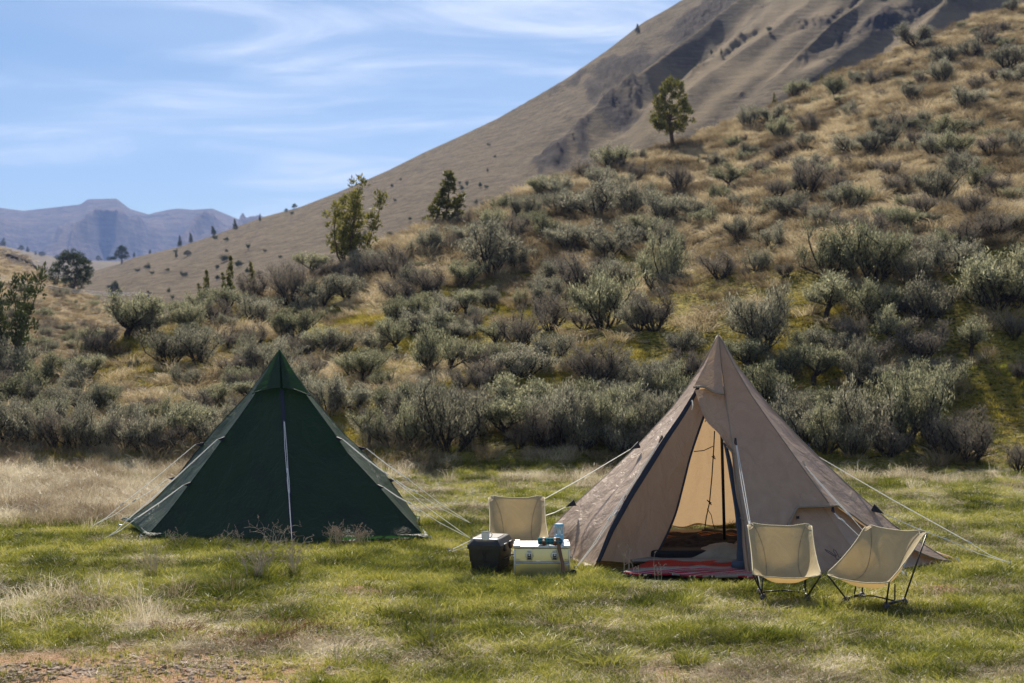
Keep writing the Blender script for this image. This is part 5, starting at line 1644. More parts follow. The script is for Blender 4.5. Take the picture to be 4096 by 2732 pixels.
M_dark = simple('charcoal_wool', (0.030, 0.026, 0.026), 0.95, 0, 0.1, 0.35, 14, 0.6)
M_mat = simple('beige_mattress_cover', (0.27, 0.23, 0.17), 0.85, 0, 0.2, 0.15, 9, 0.4)
def rug_mat():
    m, nt = new_mat('striped_woven_rug')
    g = nt.nodes.new('ShaderNodeTexCoord'); sp = nt.nodes.new('ShaderNodeSeparateXYZ'); nt.links.new(g.outputs['Object'], sp.inputs[0])
    d_ = noise(nt, 2.0, g.outputs['Object'], 2, 0.5)
    # coordinate across the stripes
    q = math_node(nt, 'ADD', math_node(nt, 'SUBTRACT', sp.outputs[1], math_node(nt, 'MULTIPLY', sp.outputs[0], 0.16)), math_node(nt, 'MULTIPLY', math_node(nt, 'SUBTRACT', d_, 0.5), 0.10))
    f = math_node(nt, 'FRACT', math_node(nt, 'MULTIPLY', math_node(nt, 'SUBTRACT', q, 14.6), 2.1))
    R_, M_, K_, C_, G_, B_ = (0.32, 0.03, 0.02), (0.32, 0.028, 0.05), (0.022, 0.018, 0.018), (0.62, 0.52, 0.34), (0.26, 0.23, 0.20), (0.42, 0.46, 0.54)
    seq = [(0, M_), (.10, K_), (.13, C_), (.155, K_), (.19, M_), (.26, B_), (.275, M_), (.34, G_), (.47, K_), (.49, C_), (.51, K_), (.54, G_), (.62, M_), (.70, C_), (.715, K_), (.74, C_), (.755, M_), (.86, G_), (.93, B_), (.945, M_)]
    r_ = nt.nodes.new('ShaderNodeValToRGB'); r_.color_ramp.interpolation = 'CONSTANT'
    el = r_.color_ramp.elements
    while len(el) > 1: el.remove(el[-1])
    el[0].position = 0; el[0].color = (*seq[0][1], 1)
    for p_, c in seq[1:]:
        e = el.new(p_); e.color = (*c, 1)
    nt.links.new(f, r_.inputs[0])
    # plain red field with dark and pale darts at the back
    v = nt.nodes.new('ShaderNodeTexVoronoi'); v.inputs['Scale'].default_value = 7
    mp = nt.nodes.new('ShaderNodeMapping'); mp.inputs['Scale'].default_value = (0.6, 2.2, 1); nt.links.new(g.outputs['Object'], mp.inputs[0]); nt.links.new(mp.outputs[0], v.inputs['Vector'])
    red = mixc_(nt, math_node(nt, 'LESS_THAN', v.outputs['Distance'], 0.16), (0.36, 0.032, 0.018), v.outputs['Color'])
    red = mixc_(nt, math_node(nt, 'LESS_THAN', v.outputs['Distance'], 0.16), (0.36, 0.032, 0.018), (0.05, 0.04, 0.04))
    c = mixc_(nt, math_node(nt, 'GREATER_THAN', q, 15.36), r_.outputs[0], red)
    w = noise(nt, 160, g.outputs['Object'], 2, 0.5)
    c = mixc_(nt, 0.35, c, ramp(nt, w, [(0.35, (0.55, 0.55, 0.55)), (0.65, (1.2, 1.2, 1.2))]), 'MULTIPLY')
    principled(nt, c, 0.9, 0, bump(nt, w, 0.4, 0.004), 0.1)
    return m
cloth_sheet('woven_rug', [(1.12, 16.02), (2.72, 15.98), (2.66, 15.02), (1.50, 15.08)][::-1] if False else [(1.20, 15.42), (2.68, 15.08), (2.78, 16.05), (1.55, 16.05)], 40, 30,
            lambda s, t: 0.045 + 0.018 * float(fbm(s * 6 + t * 2, t * 4, 15, 3)) + 0.03 * math.sin(math.pi * t) * (0.5 + float(fbm(s * 3, t * 2, 17, 2))) + 0.03 * t, rug_mat(), 0.02,
            'red, maroon and cream striped woven rug at the doorway of the tan tent', 'rug')
cloth_sheet('groundsheet', [(1.35, 16.08), (2.85, 15.9), (3.6, 18.9), (1.1, 18.9)], 24, 24, lambda s, t: 0.05 + 0.02 * float(fbm(s * 4, t * 5, 18, 3)) + 0.03 * float(sst(1 - t, 0.75, 0.95)), M_floor, 0.02,
            'grey-beige groundsheet covering the floor of the tan tent', 'groundsheet')
def blanket_mat():
    m, nt = new_mat('dark_blanket_with_orange_stripes')
    g = nt.nodes.new('ShaderNodeTexCoord'); sp = nt.nodes.new('ShaderNodeSeparateXYZ'); nt.links.new(g.outputs['Object'], sp.inputs[0])
    f = math_node(nt, 'FRACT', math_node(nt, 'MULTIPLY', math_node(nt, 'ADD', sp.outputs[1], math_node(nt, 'MULTIPLY', sp.outputs[0], 0.2)), 1.9))
    r_ = nt.nodes.new('ShaderNodeValToRGB'); r_.color_ramp.interpolation = 'CONSTANT'; el = r_.color_ramp.elements
    while len(el) > 1: el.remove(el[-1])
    el[0].position = 0; el[0].color = (.022, .018, .02, 1)
    for p_, c in ((.5, (.42, .17, .02)), (.57, (.03, .02, .02)), (.63, (.22, .05, .02)), (.70, (.022, .018, .02)), (.8, (.42, .17, .02)), (.84, (.022, .018, .02))):
        e = el.new(p_); e.color = (*c, 1)
    nt.links.new(f, r_.inputs[0])
    w = noise(nt, 60, g.outputs['Object'], 3)
    principled(nt, r_.outputs[0], 0.95, 0, bump(nt, w, 0.5, 0.01), 0.1)
    return m
def lump(seed, a, b, base): return lambda s, t: base + (math.sin(math.pi * min(1, max(0, s))) ** .45 * math.sin(math.pi * min(1, max(0, t))) ** .4) * (a + b * float(fbm(s * 4, t * 3.2, seed, 4)))
cloth_sheet('striped_blanket', [(1.75, 17.3), (3.2, 17.2), (3.3, 18.4), (1.8, 18.5)], 36, 28, lump(31, .07, .12, .06), blanket_mat(), 0.03, 'dark blanket with orange stripes crumpled at the back of the tan tent', 'blanket')
cloth_sheet('dark_blanket', [(1.55, 16.6), (3.05, 16.75), (3.05, 17.5), (1.7, 17.5)], 44, 30, lump(33, .12, .14, .06), M_dark, 0.04, 'rumpled charcoal blanket in the middle of the tan tent floor', 'blanket')
cloth_sheet('sleeping_bag', [(2.05, 16.3), (2.85, 16.1), (2.9, 16.75), (2.3, 16.9)], 26, 22, lump(36, .14, .07, .07), M_mat, 0.05, 'beige sleeping bag with a dark lining folded by the right side of the doorway', 'sleeping bag')
cloth_sheet('brown_jacket', [(2.55, 16.75), (2.98, 16.6), (3.05, 17.05), (2.7, 17.15)], 18, 16, lump(39, .14, .08, .08), simple('brown_quilted_cloth', (.06, .03, .022), .6, 0, .4, .3, 20, .5), 0.04, 'dark brown quilted jacket lying on the blankets beside the pole', 'jacket')
bm_ = MB(); bm_.box((1.95, 16.45, .10), (0.72, .3, .10), R(2), .03)
tag(bm_.build('black_mattress', M_blackfab), 'low black mattress edge just inside the tent doorway', 'mattress')
# folding stand at the back
fr = empty('folding_stand', (2.6, 18.6, 0), 'low black folding bed stand standing at the back wall of the tan tent', 'stand')
mb = MB(); mb.tube([local(fr, P(2822, 2116, 18.45)), local(fr, P(2968, 2142, 17.9))], 0.024, 8); mb.build('rail', M_black, fr)
mb = MB(); mb.tube([local(fr, P(2817, 2118, 18.46)), local(fr, P(2812, 2172, 18.44))], 0.03, 8); mb.build('leg', simple('dark_brown_leather', (.05, .02, .014), .5, 0, .4, .3, 20), fr)
mb = MB(); mb.tube([local(fr, P(2962, 2142, 17.9)), local(fr, P(2966, 2200, 17.86))], 0.018, 8); mb.build('leg', M_black, fr)

# ---------------------------------------------------------------- camp chairs
M_canvas = fabric('sand_canvas', (0.52, 0.425, 0.255), (0.56, 0.38, 0.15), 0.30, 0.75, 0.22, None, 0.2)
M_piping = simple('canvas_piping', (0.55, 0.48, 0.30), 0.7, 0, 0.3, 0.1, 40)
M_tagc = simple('woven_label', (0.60, 0.60, 0.58), 0.7, 0, 0.2, 0.1, 40)
M_foot = simple('dark_chair_foot', (0.03, 0.03, 0.034), 0.5, 0, 0.5, 0.3, 30, 0.4)
Mp = [(.43, .665), (.37, .56), (.29, .43), (.20, .29), (.09, .20), (-.06, .165), (-.195, .19), (-.31, .255)]
Sp = [(.455, .70), (.345, .625), (.235, .55), (.125, .485), (.015, .425), (-.09, .372), (-.20, .325), (-.305, .285)]
def cr(pts, t):
    n = len(pts) - 1; x = t * n; i = min(int(x), n - 1); f = x - i
    g = lambda k: Vector((*pts[max(0, min(n, k))], 0))
    a, b, p0, p3 = g(i), g(i + 1), g(i - 1), g(i + 2)
    return 0.5 * ((2 * a) + (b - p0) * f + (2 * p0 - 5 * a + 4 * b - p3) * f * f + (3 * a - p0 - 3 * b + p3) * f ** 3)
def sling(u, t, seed=0):
    k = abs(u) ** 2.6
    m, s = cr(Mp, t), cr(Sp, t)
    # the flanks stay pulled up, so the fold between flank and seat is soft
    y = m.x * (1 - k) + s.x * k; z = m.y * (1 - k) + s.y * k
    w = 0.325 - 0.012 * math.sin(math.pi * t) + 0.006 * t
    rc = 0.06 * (max(0, abs(u) - .80) / .20) ** 2
    if t < .12: z -= rc * (1 - t / .12) ** 2 * .7
    if t > .90: y += rc * ((t - .9) / .1) ** 2 * .7
    z += 0.006 * float(fbm(u * 3 + seed, t * 5, 5 + seed, 3))
    return Vector((u * w, y, z))
def make_chair():
    e = empty('camp_chair', (0, 0, 0))
    nu, nv = 26, 36
    vs, fs = [], []
    for j in range(nv + 1):
        for i in range(nu + 1): vs.append(sling(-1 + 2 * i / nu, j / nv))
    for j in range(nv):
        for i in range(nu):
            q = j * (nu + 1) + i; fs.append((q, q + nu + 1, q + nu + 2, q + 1))
    mesh_obj('seat_sling', vs, fs, M_canvas, e, True)
    bd = [sling(-1, t / 20) for t in range(21)] + [sling(-1 + i / 10, 1) for i in range(1, 21)] + [sling(1, 1 - t / 20) for t in range(1, 21)] + [sling(1 - i / 10, 0) for i in range(1, 21)]
    mb = MB(); mb.tube(bd, 0.0055, 6, cap=False); mb.build('piping', M_piping, e, True)
    for sg in (-1, 1):
        mb = MB(); mb.tube([sling(sg * (0.86 - 0.36 * math.sin(math.pi * min(1, (t / 24) * 1.05)) ** .8), 0.02 + 0.96 * t / 24) + Vector((0, -.003, .002)) for t in range(25)], 0.0026, 4)
        mb.build('stitched_seam', M_tan_dk, e, True)
        # corner pocket
        vs = []
        for (du, dt) in ((1, 0.0), (.74, 0.0), (.90, .10), (1, .13)): vs.append(sling(sg * du, dt) + Vector((0, -.004, 0.001)))
        mesh_obj('corner_pocket', vs, [(0, 1, 2, 3)], M_canvas, e, True)
        hub = Vector((sg * .215, .03, .085))
        f1 = Vector((sg * .215, -.13, .03)); f2 = Vector((sg * .225, .19, .03))
        mb = MB(); mb.tube([f1 + Vector((0, 0, .02)), sling(sg * .985, .985) + Vector((0, 0, -.01))], 0.0085, 8); mb.build('leg', M_black, e, True)
        mb = MB(); mb.tube([f2 + Vector((0, 0, .02)), sling(sg * .985, .02) + Vector((0, .01, -.01))], 0.0085, 8); mb.build('leg', M_black, e, True)
        mb = MB(); mb.tube([f1 + Vector((0, 0, .012)), hub + Vector((0, 0, -.04)), f2 + Vector((0, 0, .012))], 0.014, 8); mb.build('side_rail', M_black, e, True)
        mb = MB(); mb.tube([hub + Vector((0, 0, -.02)), Vector((sg * .20, .06, .21))], 0.007, 6)
        mb.tube([hub + Vector((0, 0, -.03)), Vector((-sg * .0, .03, .075))], 0.008, 6); mb.build('cross_strut', M_black, e, True)
        for ft in (f1, f2):
            mb = MB(); mb.lathe(ft, [(0.036, -.035), (0.040, -.015), (0.030, .012), (0.016, .035)], 12); mb.build('foot', M_foot, e, True)
    # woven label on the right side edge
    a = sling(1, .56); b = sling(1, .62)
    mesh_obj('side_label', [a + Vector((.008, 0, .0)), b + Vector((.008, 0, .0)), b + Vector((.010, 0, -.035)), a + Vector((.010, 0, -.035)), a + Vector((.006, 0, .0)), b + Vector((.006, 0, .0)), b + Vector((.008, 0, -.035)), a + Vector((.008, 0, -.035))],
             [(0, 1, 2, 3), (7, 6, 5, 4)], M_tagc, e)
    text_mesh('label_letters', 'DOD', 0.016, a.lerp(b, .2) + Vector((.0115, 0, -.025)), b - a, Vector((0, 0, 1)), M_navy, e, .0003)
    return e
chair = make_chair()
def copy_thing(o):
    c = o.copy(); COL.objects.link(c)
    for ch in list(o.children):
        k = ch.copy(); COL.objects.link(k); k.parent = c
    return c
ch_spots = [((0.07, 16.52, 0.0), 2, 'sand canvas camp chair behind the black box, straight-on and farthest back', 1.03),
            ((2.70, 14.12, 0.0), -5, 'sand canvas camp chair facing the camera at the right side of the tent doorway', 1.0),
            ((3.50, 13.80, 0.0), -44, 'sand canvas camp chair turned aside, nearest the camera and rightmost', 1.02)]
for i, (loc, rz, lab, sc_) in enumerate(ch_spots):
    c = chair if i == 0 else copy_thing(chair)
    c.location = loc; c.rotation_euler = (0, 0, R(rz)); c.scale = (sc_,) * 3
    tag(c, lab, 'camp chair', 'sand canvas camp chairs')

# ---------------------------------------------------------------- black storage box
def plastic():
    m, nt = new_mat('black_moulded_plastic'); g = noise(nt, 220, None, 2)
    d_ = noise(nt, 6, None, 4)
    c = ramp(nt, d_, [(0.4, (.012, .012, .014)), (0.7, (.024, .023, .023))])
    principled(nt, c, 0.42, 0, bump(nt, g, .12, .001), .5); return m
M_plas = plastic()
BX = empty('storage_box', (0, 0, 0), 'black plastic storage box with a raised lid, white mug on top', 'box')
BX.location = P(1936, 2300, 15.66); BX.location.z = 0.0; BX.rotation_euler = (0, 0, R(-14))
Wb, Db = 0.40, 0.56
def rrect(w, d, z, r=0.03, y0=0.0, n=4):
    out = []
    for (sx, sy, a0) in ((1, 1, 0), (-1, 1, 90), (-1, -1, 180), (1, -1, 270)):
        for k in range(n + 1):
            t = R(a0 + 90 * k / n)
            out.append((sx * (w / 2 - r) + r * math.cos(t), y0 + d / 2 + sy * (d / 2 - r) + r * math.sin(t), z))
    return out
mb = MB(); mb.loft([rrect(Wb - .085, Db - .07, 0.0, .03, .035), rrect(Wb - .07, Db - .055, .115, .03, .0275), rrect(Wb - .05, Db - .04, .118, .03, .02), rrect(Wb - .03, Db - .02, .255, .03, .01), rrect(Wb - .03, Db - .02, .268, .03, .01)])
smooth_angle(mb.build('box_body', M_plas, BX), 30)
mb = MB(); mb.loft([rrect(Wb, Db, .258, .03), rrect(Wb, Db, .302, .03), rrect(Wb - .015, Db - .015, .310, .03, .0075), rrect(Wb - .075, Db - .10, .366, .035, .05), rrect(Wb - .10, Db - .125, .372, .03, .0625)])
lid = smooth_angle(mb.build('lid', M_plas, BX), 30)
mb = MB(); mb.loft([rrect(Wb - .15, Db - .2, .3715, .03, .1), rrect(Wb - .16, Db - .21, .377, .03, .105)]); smooth_angle(mb.build('lid_panel', M_plas, lid), 30)
for yy in (.16, .40):
    mb = MB(); mb.box((Wb / 2 + .006, yy, .272), (.022, .105, .085), 0, .006); mb.box((Wb / 2 + .014, yy, .245), (.012, .07, .03), 0, .004)
    smooth_angle(mb.build('latch', M_plas, BX), 30)
mb = MB(); mb.box((Wb / 2 - .006, .28, .14), (.02, .30, .012), 0, .004); mb.box((Wb / 2 - .008, .28, .06), (.012, .30, .010), 0, .003); smooth_angle(mb.build('side_rib', M_plas, BX), 30)
M_emb = simple('embossed_black', (.006, .006, .007), .3, 0, .5, .1, 50)
emblem(BX, (0, .0095, .135), (1, 0, 0), (0, .0, 1), .11, M_emb, 'embossed_emblem')
text_mesh('embossed_letters', 'DOD', .034, (-.038, .0105, .118), (1, 0, 0), (0, 0, 1), M_emb, BX, .0016)

# white enamel mug on the box
def onbox(u, v, z):
    """point at height z seen at pixel"""
    Y = (H - z) * F / (v - CY); return Vector(((u - CX) / F * Y, Y, z))
MG = empty('enamel_mug', onbox(1942, 2160, .378), 'white enamel mug with dark rim standing on the black box', 'mug')
M_enam = simple('white_enamel', (.74, .74, .73), .22, 0, .6, .05, 30); M_rim = simple('dark_enamel_rim', (.05, .05, .06), .3, 0, .5, .1, 40)
mb = MB(); n = 22
mb.loft([[(r_ * math.cos(2 * math.pi * k / n), r_ * math.sin(2 * math.pi * k / n), z) for k in range(n)] for r_, z in ((.036, 0), (.042, .004), (.045, .092), (.0425, .092), (.040, .01), (.001, .008))])
smooth_angle(mb.build('cup', M_enam, MG), 40)
mb = MB(); mb.tube([(.0455 * math.cos(a), .0455 * math.sin(a), .093) for a in [2 * math.pi * k / 24 for k in range(25)]], .0024, 6); mb.build('rim', M_rim, MG, True)
mb = MB(); mb.tube([(.042, 0, .075), (.062, 0, .078), (.073, 0, .06), (.066, 0, .036), (.044, 0, .026)], .0052, 7); mb.build('handle', M_enam, MG, True)

# ---------------------------------------------------------------- aluminium chest
def alu(name, col, rough, brushed=True):
    m, nt = new_mat(name)
    a = noise(nt, 1.0, None, 3, .5, 0, (220, 220, 3)); b = noise(nt, 7, None, 5)
    c = mixc_(nt, maprange(nt, b, .55, .72, 0, .45), col, tuple(q * .45 for q in col))
    principled(nt, c, rough, .85, bump(nt, math_node(nt, 'ADD', a, b), .12, .002), .5); return m
M_alu = alu('brushed_aluminium', (.80, .67, .33), .42); M_alu_e = alu('extruded_aluminium_edge', (.62, .62, .62), .45)
CS = empty('aluminium_chest', (0, 0, 0), 'yellowish aluminium chest with two latches, blanket roll and lantern on top', 'chest')
Wc, Dc, Hc = .60, .36, .335
p = onbox(2168, 2306, 0.0)
CS.location = (p.x, p.y, 0); CS.rotation_euler = (0, 0, R(-1.0))
mb = MB(); mb.box((0, Dc / 2, .012 + .29 / 2), (Wc, Dc, .29), 0, .006); smooth_angle(mb.build('chest_body', M_alu, CS), 30)
mb = MB(); mb.box((0, Dc / 2, Hc - .017), (Wc + .012, Dc + .012, .030), 0, .006); mb.box((0, Dc / 2, Hc + .0005), (Wc - .04, Dc - .04, .006), 0, .002)
lid = smooth_angle(mb.build('lid', M_alu_e, CS), 30)
mb = MB()
for zz in (.150, .165): mb.tube([(-Wc / 2 - .004, -.004, zz), (Wc / 2 + .004, -.004, zz), (Wc / 2 + .004, Dc + .004, zz)], .006, 6)
mb.box((0, -.003, .1575), (Wc, .004, .006)); mb.build('bead_rib', M_alu_e, CS, True)
mb = MB(); mb.box((0, -.0045, .1445), (Wc - .03, .002, .005)); mb.build('rib_groove', M_black, CS)
for sx in (-1, 1):
    mb = MB(); mb.box((sx * (Wc / 2 - .002), -.002, .013 + .14), (.018, .014, .275), 0, .004); mb.box((sx * (Wc / 2 - .002), Dc + .002, .153), (.018, .014, .275), 0, .004)
    smooth_angle(mb.build('corner_post', M_alu_e, CS), 30)
    mb = MB(); mb.box((sx * (Wc / 2 - .028), .012, Hc - .012), (.074, .05, .040), 0, .007); mb.box((sx * (Wc / 2 - .03), .03, Hc + .012), (.055, .05, .012), 0, .004)
    smooth_angle(mb.build('lid_corner', M_alu_e, CS), 30)
    mb = MB(); mb.box((sx * (Wc / 2 - .03), Dc - .03, Hc + .010), (.055, .05, .012), 0, .004); smooth_angle(mb.build('lid_corner', M_alu_e, CS), 30)
    for zz in (.13, .186):
        mb = MB(); mb.box((sx * (Wc / 2 - .028), -.009, zz), (.05, .006, .012), 0, .003); mb.build('rib_clip', M_alu_e, CS)
    lt = MB(); lx = sx * .138
    lt.box((lx, -.010, .222), (.062, .016, .082), 0, .005); lt.box((lx, -.010, .276), (.04, .014, .016), 0, .003)
    lo_ = smooth_angle(lt.build('latch', M_alu_e, CS), 30)
    k = MB(); k.box((lx, -.020, .218), (.038, .006, .060), 0, .002); k.build('latch_plate', M_black, lo_)
    k = MB(); k.box((lx, -.0245, .236), (.017, .003, .017)); k.build('latch_window', M_enam, lo_)
    for s2 in (-1, 1):
        k = MB(); k.tube([(lx + s2 * .03, -.014, .25), (lx + s2 * .042, -.018, .243), (lx + s2 * .042, -.018, .215), (lx + s2 * .03, -.014, .207)], .003, 5); k.build('latch_wire', M_alu_e, lo_, True)
    text_mesh('latch_letters', 'ZARGES', .0085, (lx - .0165, -.0235, .205), (1, 0, 0), (0, 0, 1), M_enam, lo_, .0004)
for sx in (-1, 1):
    mb = MB(); hx = sx * (Wc / 2 + .012)
    mb.tube([(sx * (Wc / 2 + .001), Dc / 2 - .07, .20), (hx, Dc / 2 - .07, .19), (hx, Dc / 2 + .07, .19), (sx * (Wc / 2 + .001), Dc / 2 + .07, .20)], .008, 8); mb.build('side_handle', M_black, CS, True)
mb = MB()
for xx in (-.22, -.20, .08, .10, -.09, .22): mb.lathe((xx, -.007, Hc - .017), [(.004, -.004), (.004, .004)], 6)
mb.build('rivets', M_steel, CS)
M_let = simple('dull_stamped_letters', (.50, .50, .46), .5, .5, .5, .1, 40)
text_mesh('stamped_letters', 'ZARGES', .046, (.045, -.001, .022), (1, 0, 0), (0, 0, 1), M_let, CS, .0012, .0007)
mb = MB()
cx_, cz_ = .022, .038
mb.tube([(cx_ + .017 * math.cos(a), -.002, cz_ + .017 * math.sin(a)) for a in [2 * math.pi * k / 18 for k in range(19)]], .0026, 5)
mb.tube([(cx_ - .008, -.002, cz_ - .009), (cx_ + .009, -.002, cz_ + .009)], .003, 5)
mb.build('stamped_ring', M_let, CS)

# blanket roll with leather straps
def roll_mat():
    m, nt = new_mat('teal_patterned_wool')
    g = nt.nodes.new('ShaderNodeTexCoord'); sp = nt.nodes.new('ShaderNodeSeparateXYZ'); nt.links.new(g.outputs['Object'], sp.inputs[0])
    ang = math_node(nt, 'ARCTAN2', sp.outputs[2], sp.outputs[1])
    a = math_node(nt, 'SINE', math_node(nt, 'MULTIPLY', sp.outputs[0], 150)); b = math_node(nt, 'SINE', math_node(nt, 'MULTIPLY', ang, 7))
    s = math_node(nt, 'ADD', a, b)
    r_ = nt.nodes.new('ShaderNodeValToRGB'); r_.color_ramp.interpolation = 'CONSTANT'; el = r_.color_ramp.elements
    while len(el) > 1: el.remove(el[-1])
    el[0].position = 0; el[0].color = (.01, .07, .13, 1)
    for p_, c in ((.35, (.015, .17, .20)), (.52, (.30, .24, .16)), (.60, (.02, .10, .22)), (.8, (.03, .24, .22))):
        e = el.new(p_); e.color = (*c, 1)
    nt.links.new(math_node(nt, 'MULTIPLY', math_node(nt, 'ADD', s, 2), .25), r_.inputs[0])
    principled(nt, r_.outputs[0], .95, 0, bump(nt, noise(nt, 120), .4, .004), .1); return m
RL = empty('blanket_roll', onbox(2200, 2186, Hc + .004) + Vector((0, .10, .042)), 'small teal patterned blanket roll with two brown leather straps on the chest', 'blanket')
RL.rotation_euler = (0, 0, R(-8))
M_teal = roll_mat(); n = 24
mb = MB(); rings = []
for x in np.linspace(-.128, .128, 17):
    e_ = 1 - max(0, abs(x) - .115) / .013 * .18
    rings.append([(x, .040 * e_ * (1 + .03 * math.sin(3 * a + x * 30)) * math.cos(a), .040 * e_ * math.sin(a)) for a in [2 * math.pi * k / n for k in range(n)]])
mb.loft(rings); smooth_angle(mb.build('rolled_blanket', M_teal, RL), 50)
M_lea = simple('brown_leather', (.16, .045, .022), .5, 0, .5, .25, 30, .2)
for xx in (-.062, .062):
    mb = MB(); mb.loft([[(xx + w_, r_ * math.cos(a), r_ * math.sin(a)) for a in [2 * math.pi * k / n for k in range(n)]] for w_, r_ in ((-.014, .041), (-.014, .0445), (.014, .0445), (.014, .041))])
    st_ = mb.build('strap', M_lea, RL)
    mb = MB(); mb.box((xx, -.046, .012), (.022, .005, .018), 0, .002); mb.build('buckle', M_steel, st_)
mb = MB()
for sx in (1,):
    mb.tube([(.131, .022 * (1 - k / 60) * math.cos(k * .5), .022 * (1 - k / 60) * math.sin(k * .5)) for k in range(40)], .004, 5)
mb.build('rolled_end', M_lea, RL)

# pale blue lantern
LN = empty('camp_lantern', onbox(2237, 2171, Hc + .004) + Vector((0, .06, 0)), 'pale blue camping lantern standing at the right end of the chest', 'lantern')
M_lb = simple('pale_blue_enamel', (.22, .46, .60), .35, 0, .5, .06, 40)
def glass():
    m, nt = new_mat('lantern_glass')
    p_ = nt.nodes.new('ShaderNodeBsdfGlossy'); p_.inputs['Roughness'].default_value = .05; p_.inputs['Color'].default_value = (.9, .95, 1, 1)
    t = nt.nodes.new('ShaderNodeBsdfTransparent'); t.inputs[0].default_value = (.90, .94, .96, 1)
    d_ = nt.nodes.new('ShaderNodeMixShader'); d_.inputs[0].default_value = .14
    nt.links.new(t.outputs[0], d_.inputs[1]); nt.links.new(p_.outputs[0], d_.inputs[2])
    o = nt.nodes.new('ShaderNodeOutputMaterial'); nt.links.new(d_.outputs[0], o.inputs[0]); return m
mb = MB(); mb.lathe((0, 0, 0), [(.050, 0), (.052, .004), (.050, .075), (.046, .080)], 24); smooth_angle(mb.build('base', M_lb, LN), 40)
mb = MB(); mb.lathe((0, 0, 0), [(.047, .172), (.053, .174), (.053, .190), (.044, .202), (.006, .204)], 24); smooth_angle(mb.build('top_cap', M_lb, LN), 40)
for k in range(4):
    a = R(45 + 90 * k + 20)
    mb = MB(); mb.box((.047 * math.cos(a), .047 * math.sin(a), .126), (.007, .012, .095), a); mb.build('guard_post', M_lb, LN)
mb = MB(); mb.loft([[(.043 * math.cos(2 * math.pi * q / 24), .043 * math.sin(2 * math.pi * q / 24), z) for q in range(24)] for z in (.080, .172)], cap=False); mb.build('glass_globe', glass(), LN, True)
mb = MB(); mb.lathe((0, 0, 0), [(.020, .078), (.022, .10), (.012, .125), (.004, .15)], 14); mb.build('burner', M_enam, LN, True)
mb = MB(); mb.tube([(.054, 0, .18), (.062, 0, .15), (.060, 0, .10), (.054, 0, .06)], .002, 5); mb.build('bail_wire', M_steel, LN, True)

# hatchet leaning on the chest
HX = empty('hatchet', (0, 0, 0), 'hatchet with a curved wooden handle leaning against the front of the chest, head down', 'hatchet')
M_wood = simple('oiled_hickory', (.17, .085, .045), .5, 0, .4, .25, 20, .2); M_iron = simple('dark_forged_iron', (.03, .026, .028), .45, .6, .5, .4, 30, .4)
yh = CS.location.y
hp = [(2232, 2150, yh - .03), (2234, 2170, yh - .035), (2238, 2200, yh - .05), (2246, 2235, yh - .07), (2252, 2265, yh - .10), (2254, 2303, yh - .14)]
mb = MB(); rings = []
for i in range(25):
    c = pl(hp, i / 24); t = i / 24
    w = .019 + .007 * (t < .08) * (1 - t / .08) + .010 * max(0, t - .8) / .2
    rings.append([c + Vector((w * math.cos(a), .011 * math.sin(a), 0)) for a in [2 * math.pi * k / 12 for k in range(12)]])
mb.loft(rings); smooth_angle(mb.build('handle', M_wood, HX), 50)
c = P(2262, 2305, yh - .145)
out = [(-.035, .02), (.0, .028), (.05, .035), (.085, .055), (.115, .045), (.125, -.005), (.105, -.045), (.07, -.02), (.03, -.012), (-.035, -.015)]
th = [.014, .014, .010, .006, .002, .002, .002, .006, .010, .014]
vs = [(c.x + a, c.y - t_, max(.002, c.z + b + .02)) for (a, b), t_ in zip(out, th)] + [(c.x + a, c.y + t_, max(.002, c.z + b + .02)) for (a, b), t_ in zip(out, th)]
n = len(out); fs = [tuple(range(n)), tuple(range(2 * n - 1, n - 1, -1))] + [(i, n + i, n + (i + 1) % n, (i + 1) % n) for i in range(n)]
mesh_obj('axe_head', vs, fs, M_iron, HX)

# ---------------------------------------------------------------- utility pole, wires, stones, dry weeds
UP = empty('utility_pole', (0, 0, 0), 'thin wooden utility pole with a crossarm, far off in the left valley', 'utility pole')
M_pole = simple('weathered_pole', (.12, .10, .08), .9, 0, .1, .2, 5)
Yp = 150.0
mb = MB(); mb.tube([P(592, 1300, Yp), P(592, 1163, Yp)], [.17, .12], 8); mb.build('pole', M_pole, UP)
mb = MB(); mb.tube([P(577, 1172, Yp), P(607, 1172, Yp)], .07, 6); mb.build('crossarm', M_pole, UP)
M_wire = simple('bare_wire', (.42, .40, .37), .4, .5, .5, .1, 1)
for k, (v0, v1) in enumerate(((1052, 1168), (1062, 1172), (1072, 1176), (1135, 1205))):
    a = P(-260, v0 - 14 + k * 3, 75.0); b = P(592 + (k - 1) * 9, v1, Yp)
    mb = MB(); pts = []
    for i in range(25):
        t = i / 24; q = a.lerp(b, t); q.z -= 1.1 * 4 * t * (1 - t) * .6; pts.append(q)
    mb.tube(pts, .017, 4)
    tag(mb.build('power_line', M_wire), ['topmost', 'second', 'third', 'lowest and faintest'][k] + ' thin wire sagging across the left slope to the utility pole', 'power line', 'wires on the left')
M_rock = simple('dark_basalt', (.055, .045, .042), .95, 0, .2, .4, 3, .8)
def boulder(seed, loc, sx, sy, sz, lab, mat=None, cat='boulder', name='boulder', grp=None):
    rg = np.random.default_rng(seed); mb = MB(); rings = []
    for k in range(7):
        ph = math.pi * (k / 6) * .98 + .01
        rings.append([(math.sin(ph) * math.cos(2 * math.pi * i / 11) * sx * rg.uniform(.75, 1.15), math.sin(ph) * math.sin(2 * math.pi * i / 11) * sy * rg.uniform(.75, 1.15), -math.cos(ph) * sz * rg.uniform(.85, 1.1)) for i in range(11)])
    mb.loft(rings); o = mb.build(name, mat or M_rock); o.location = loc
    return tag(o, lab, cat, grp)
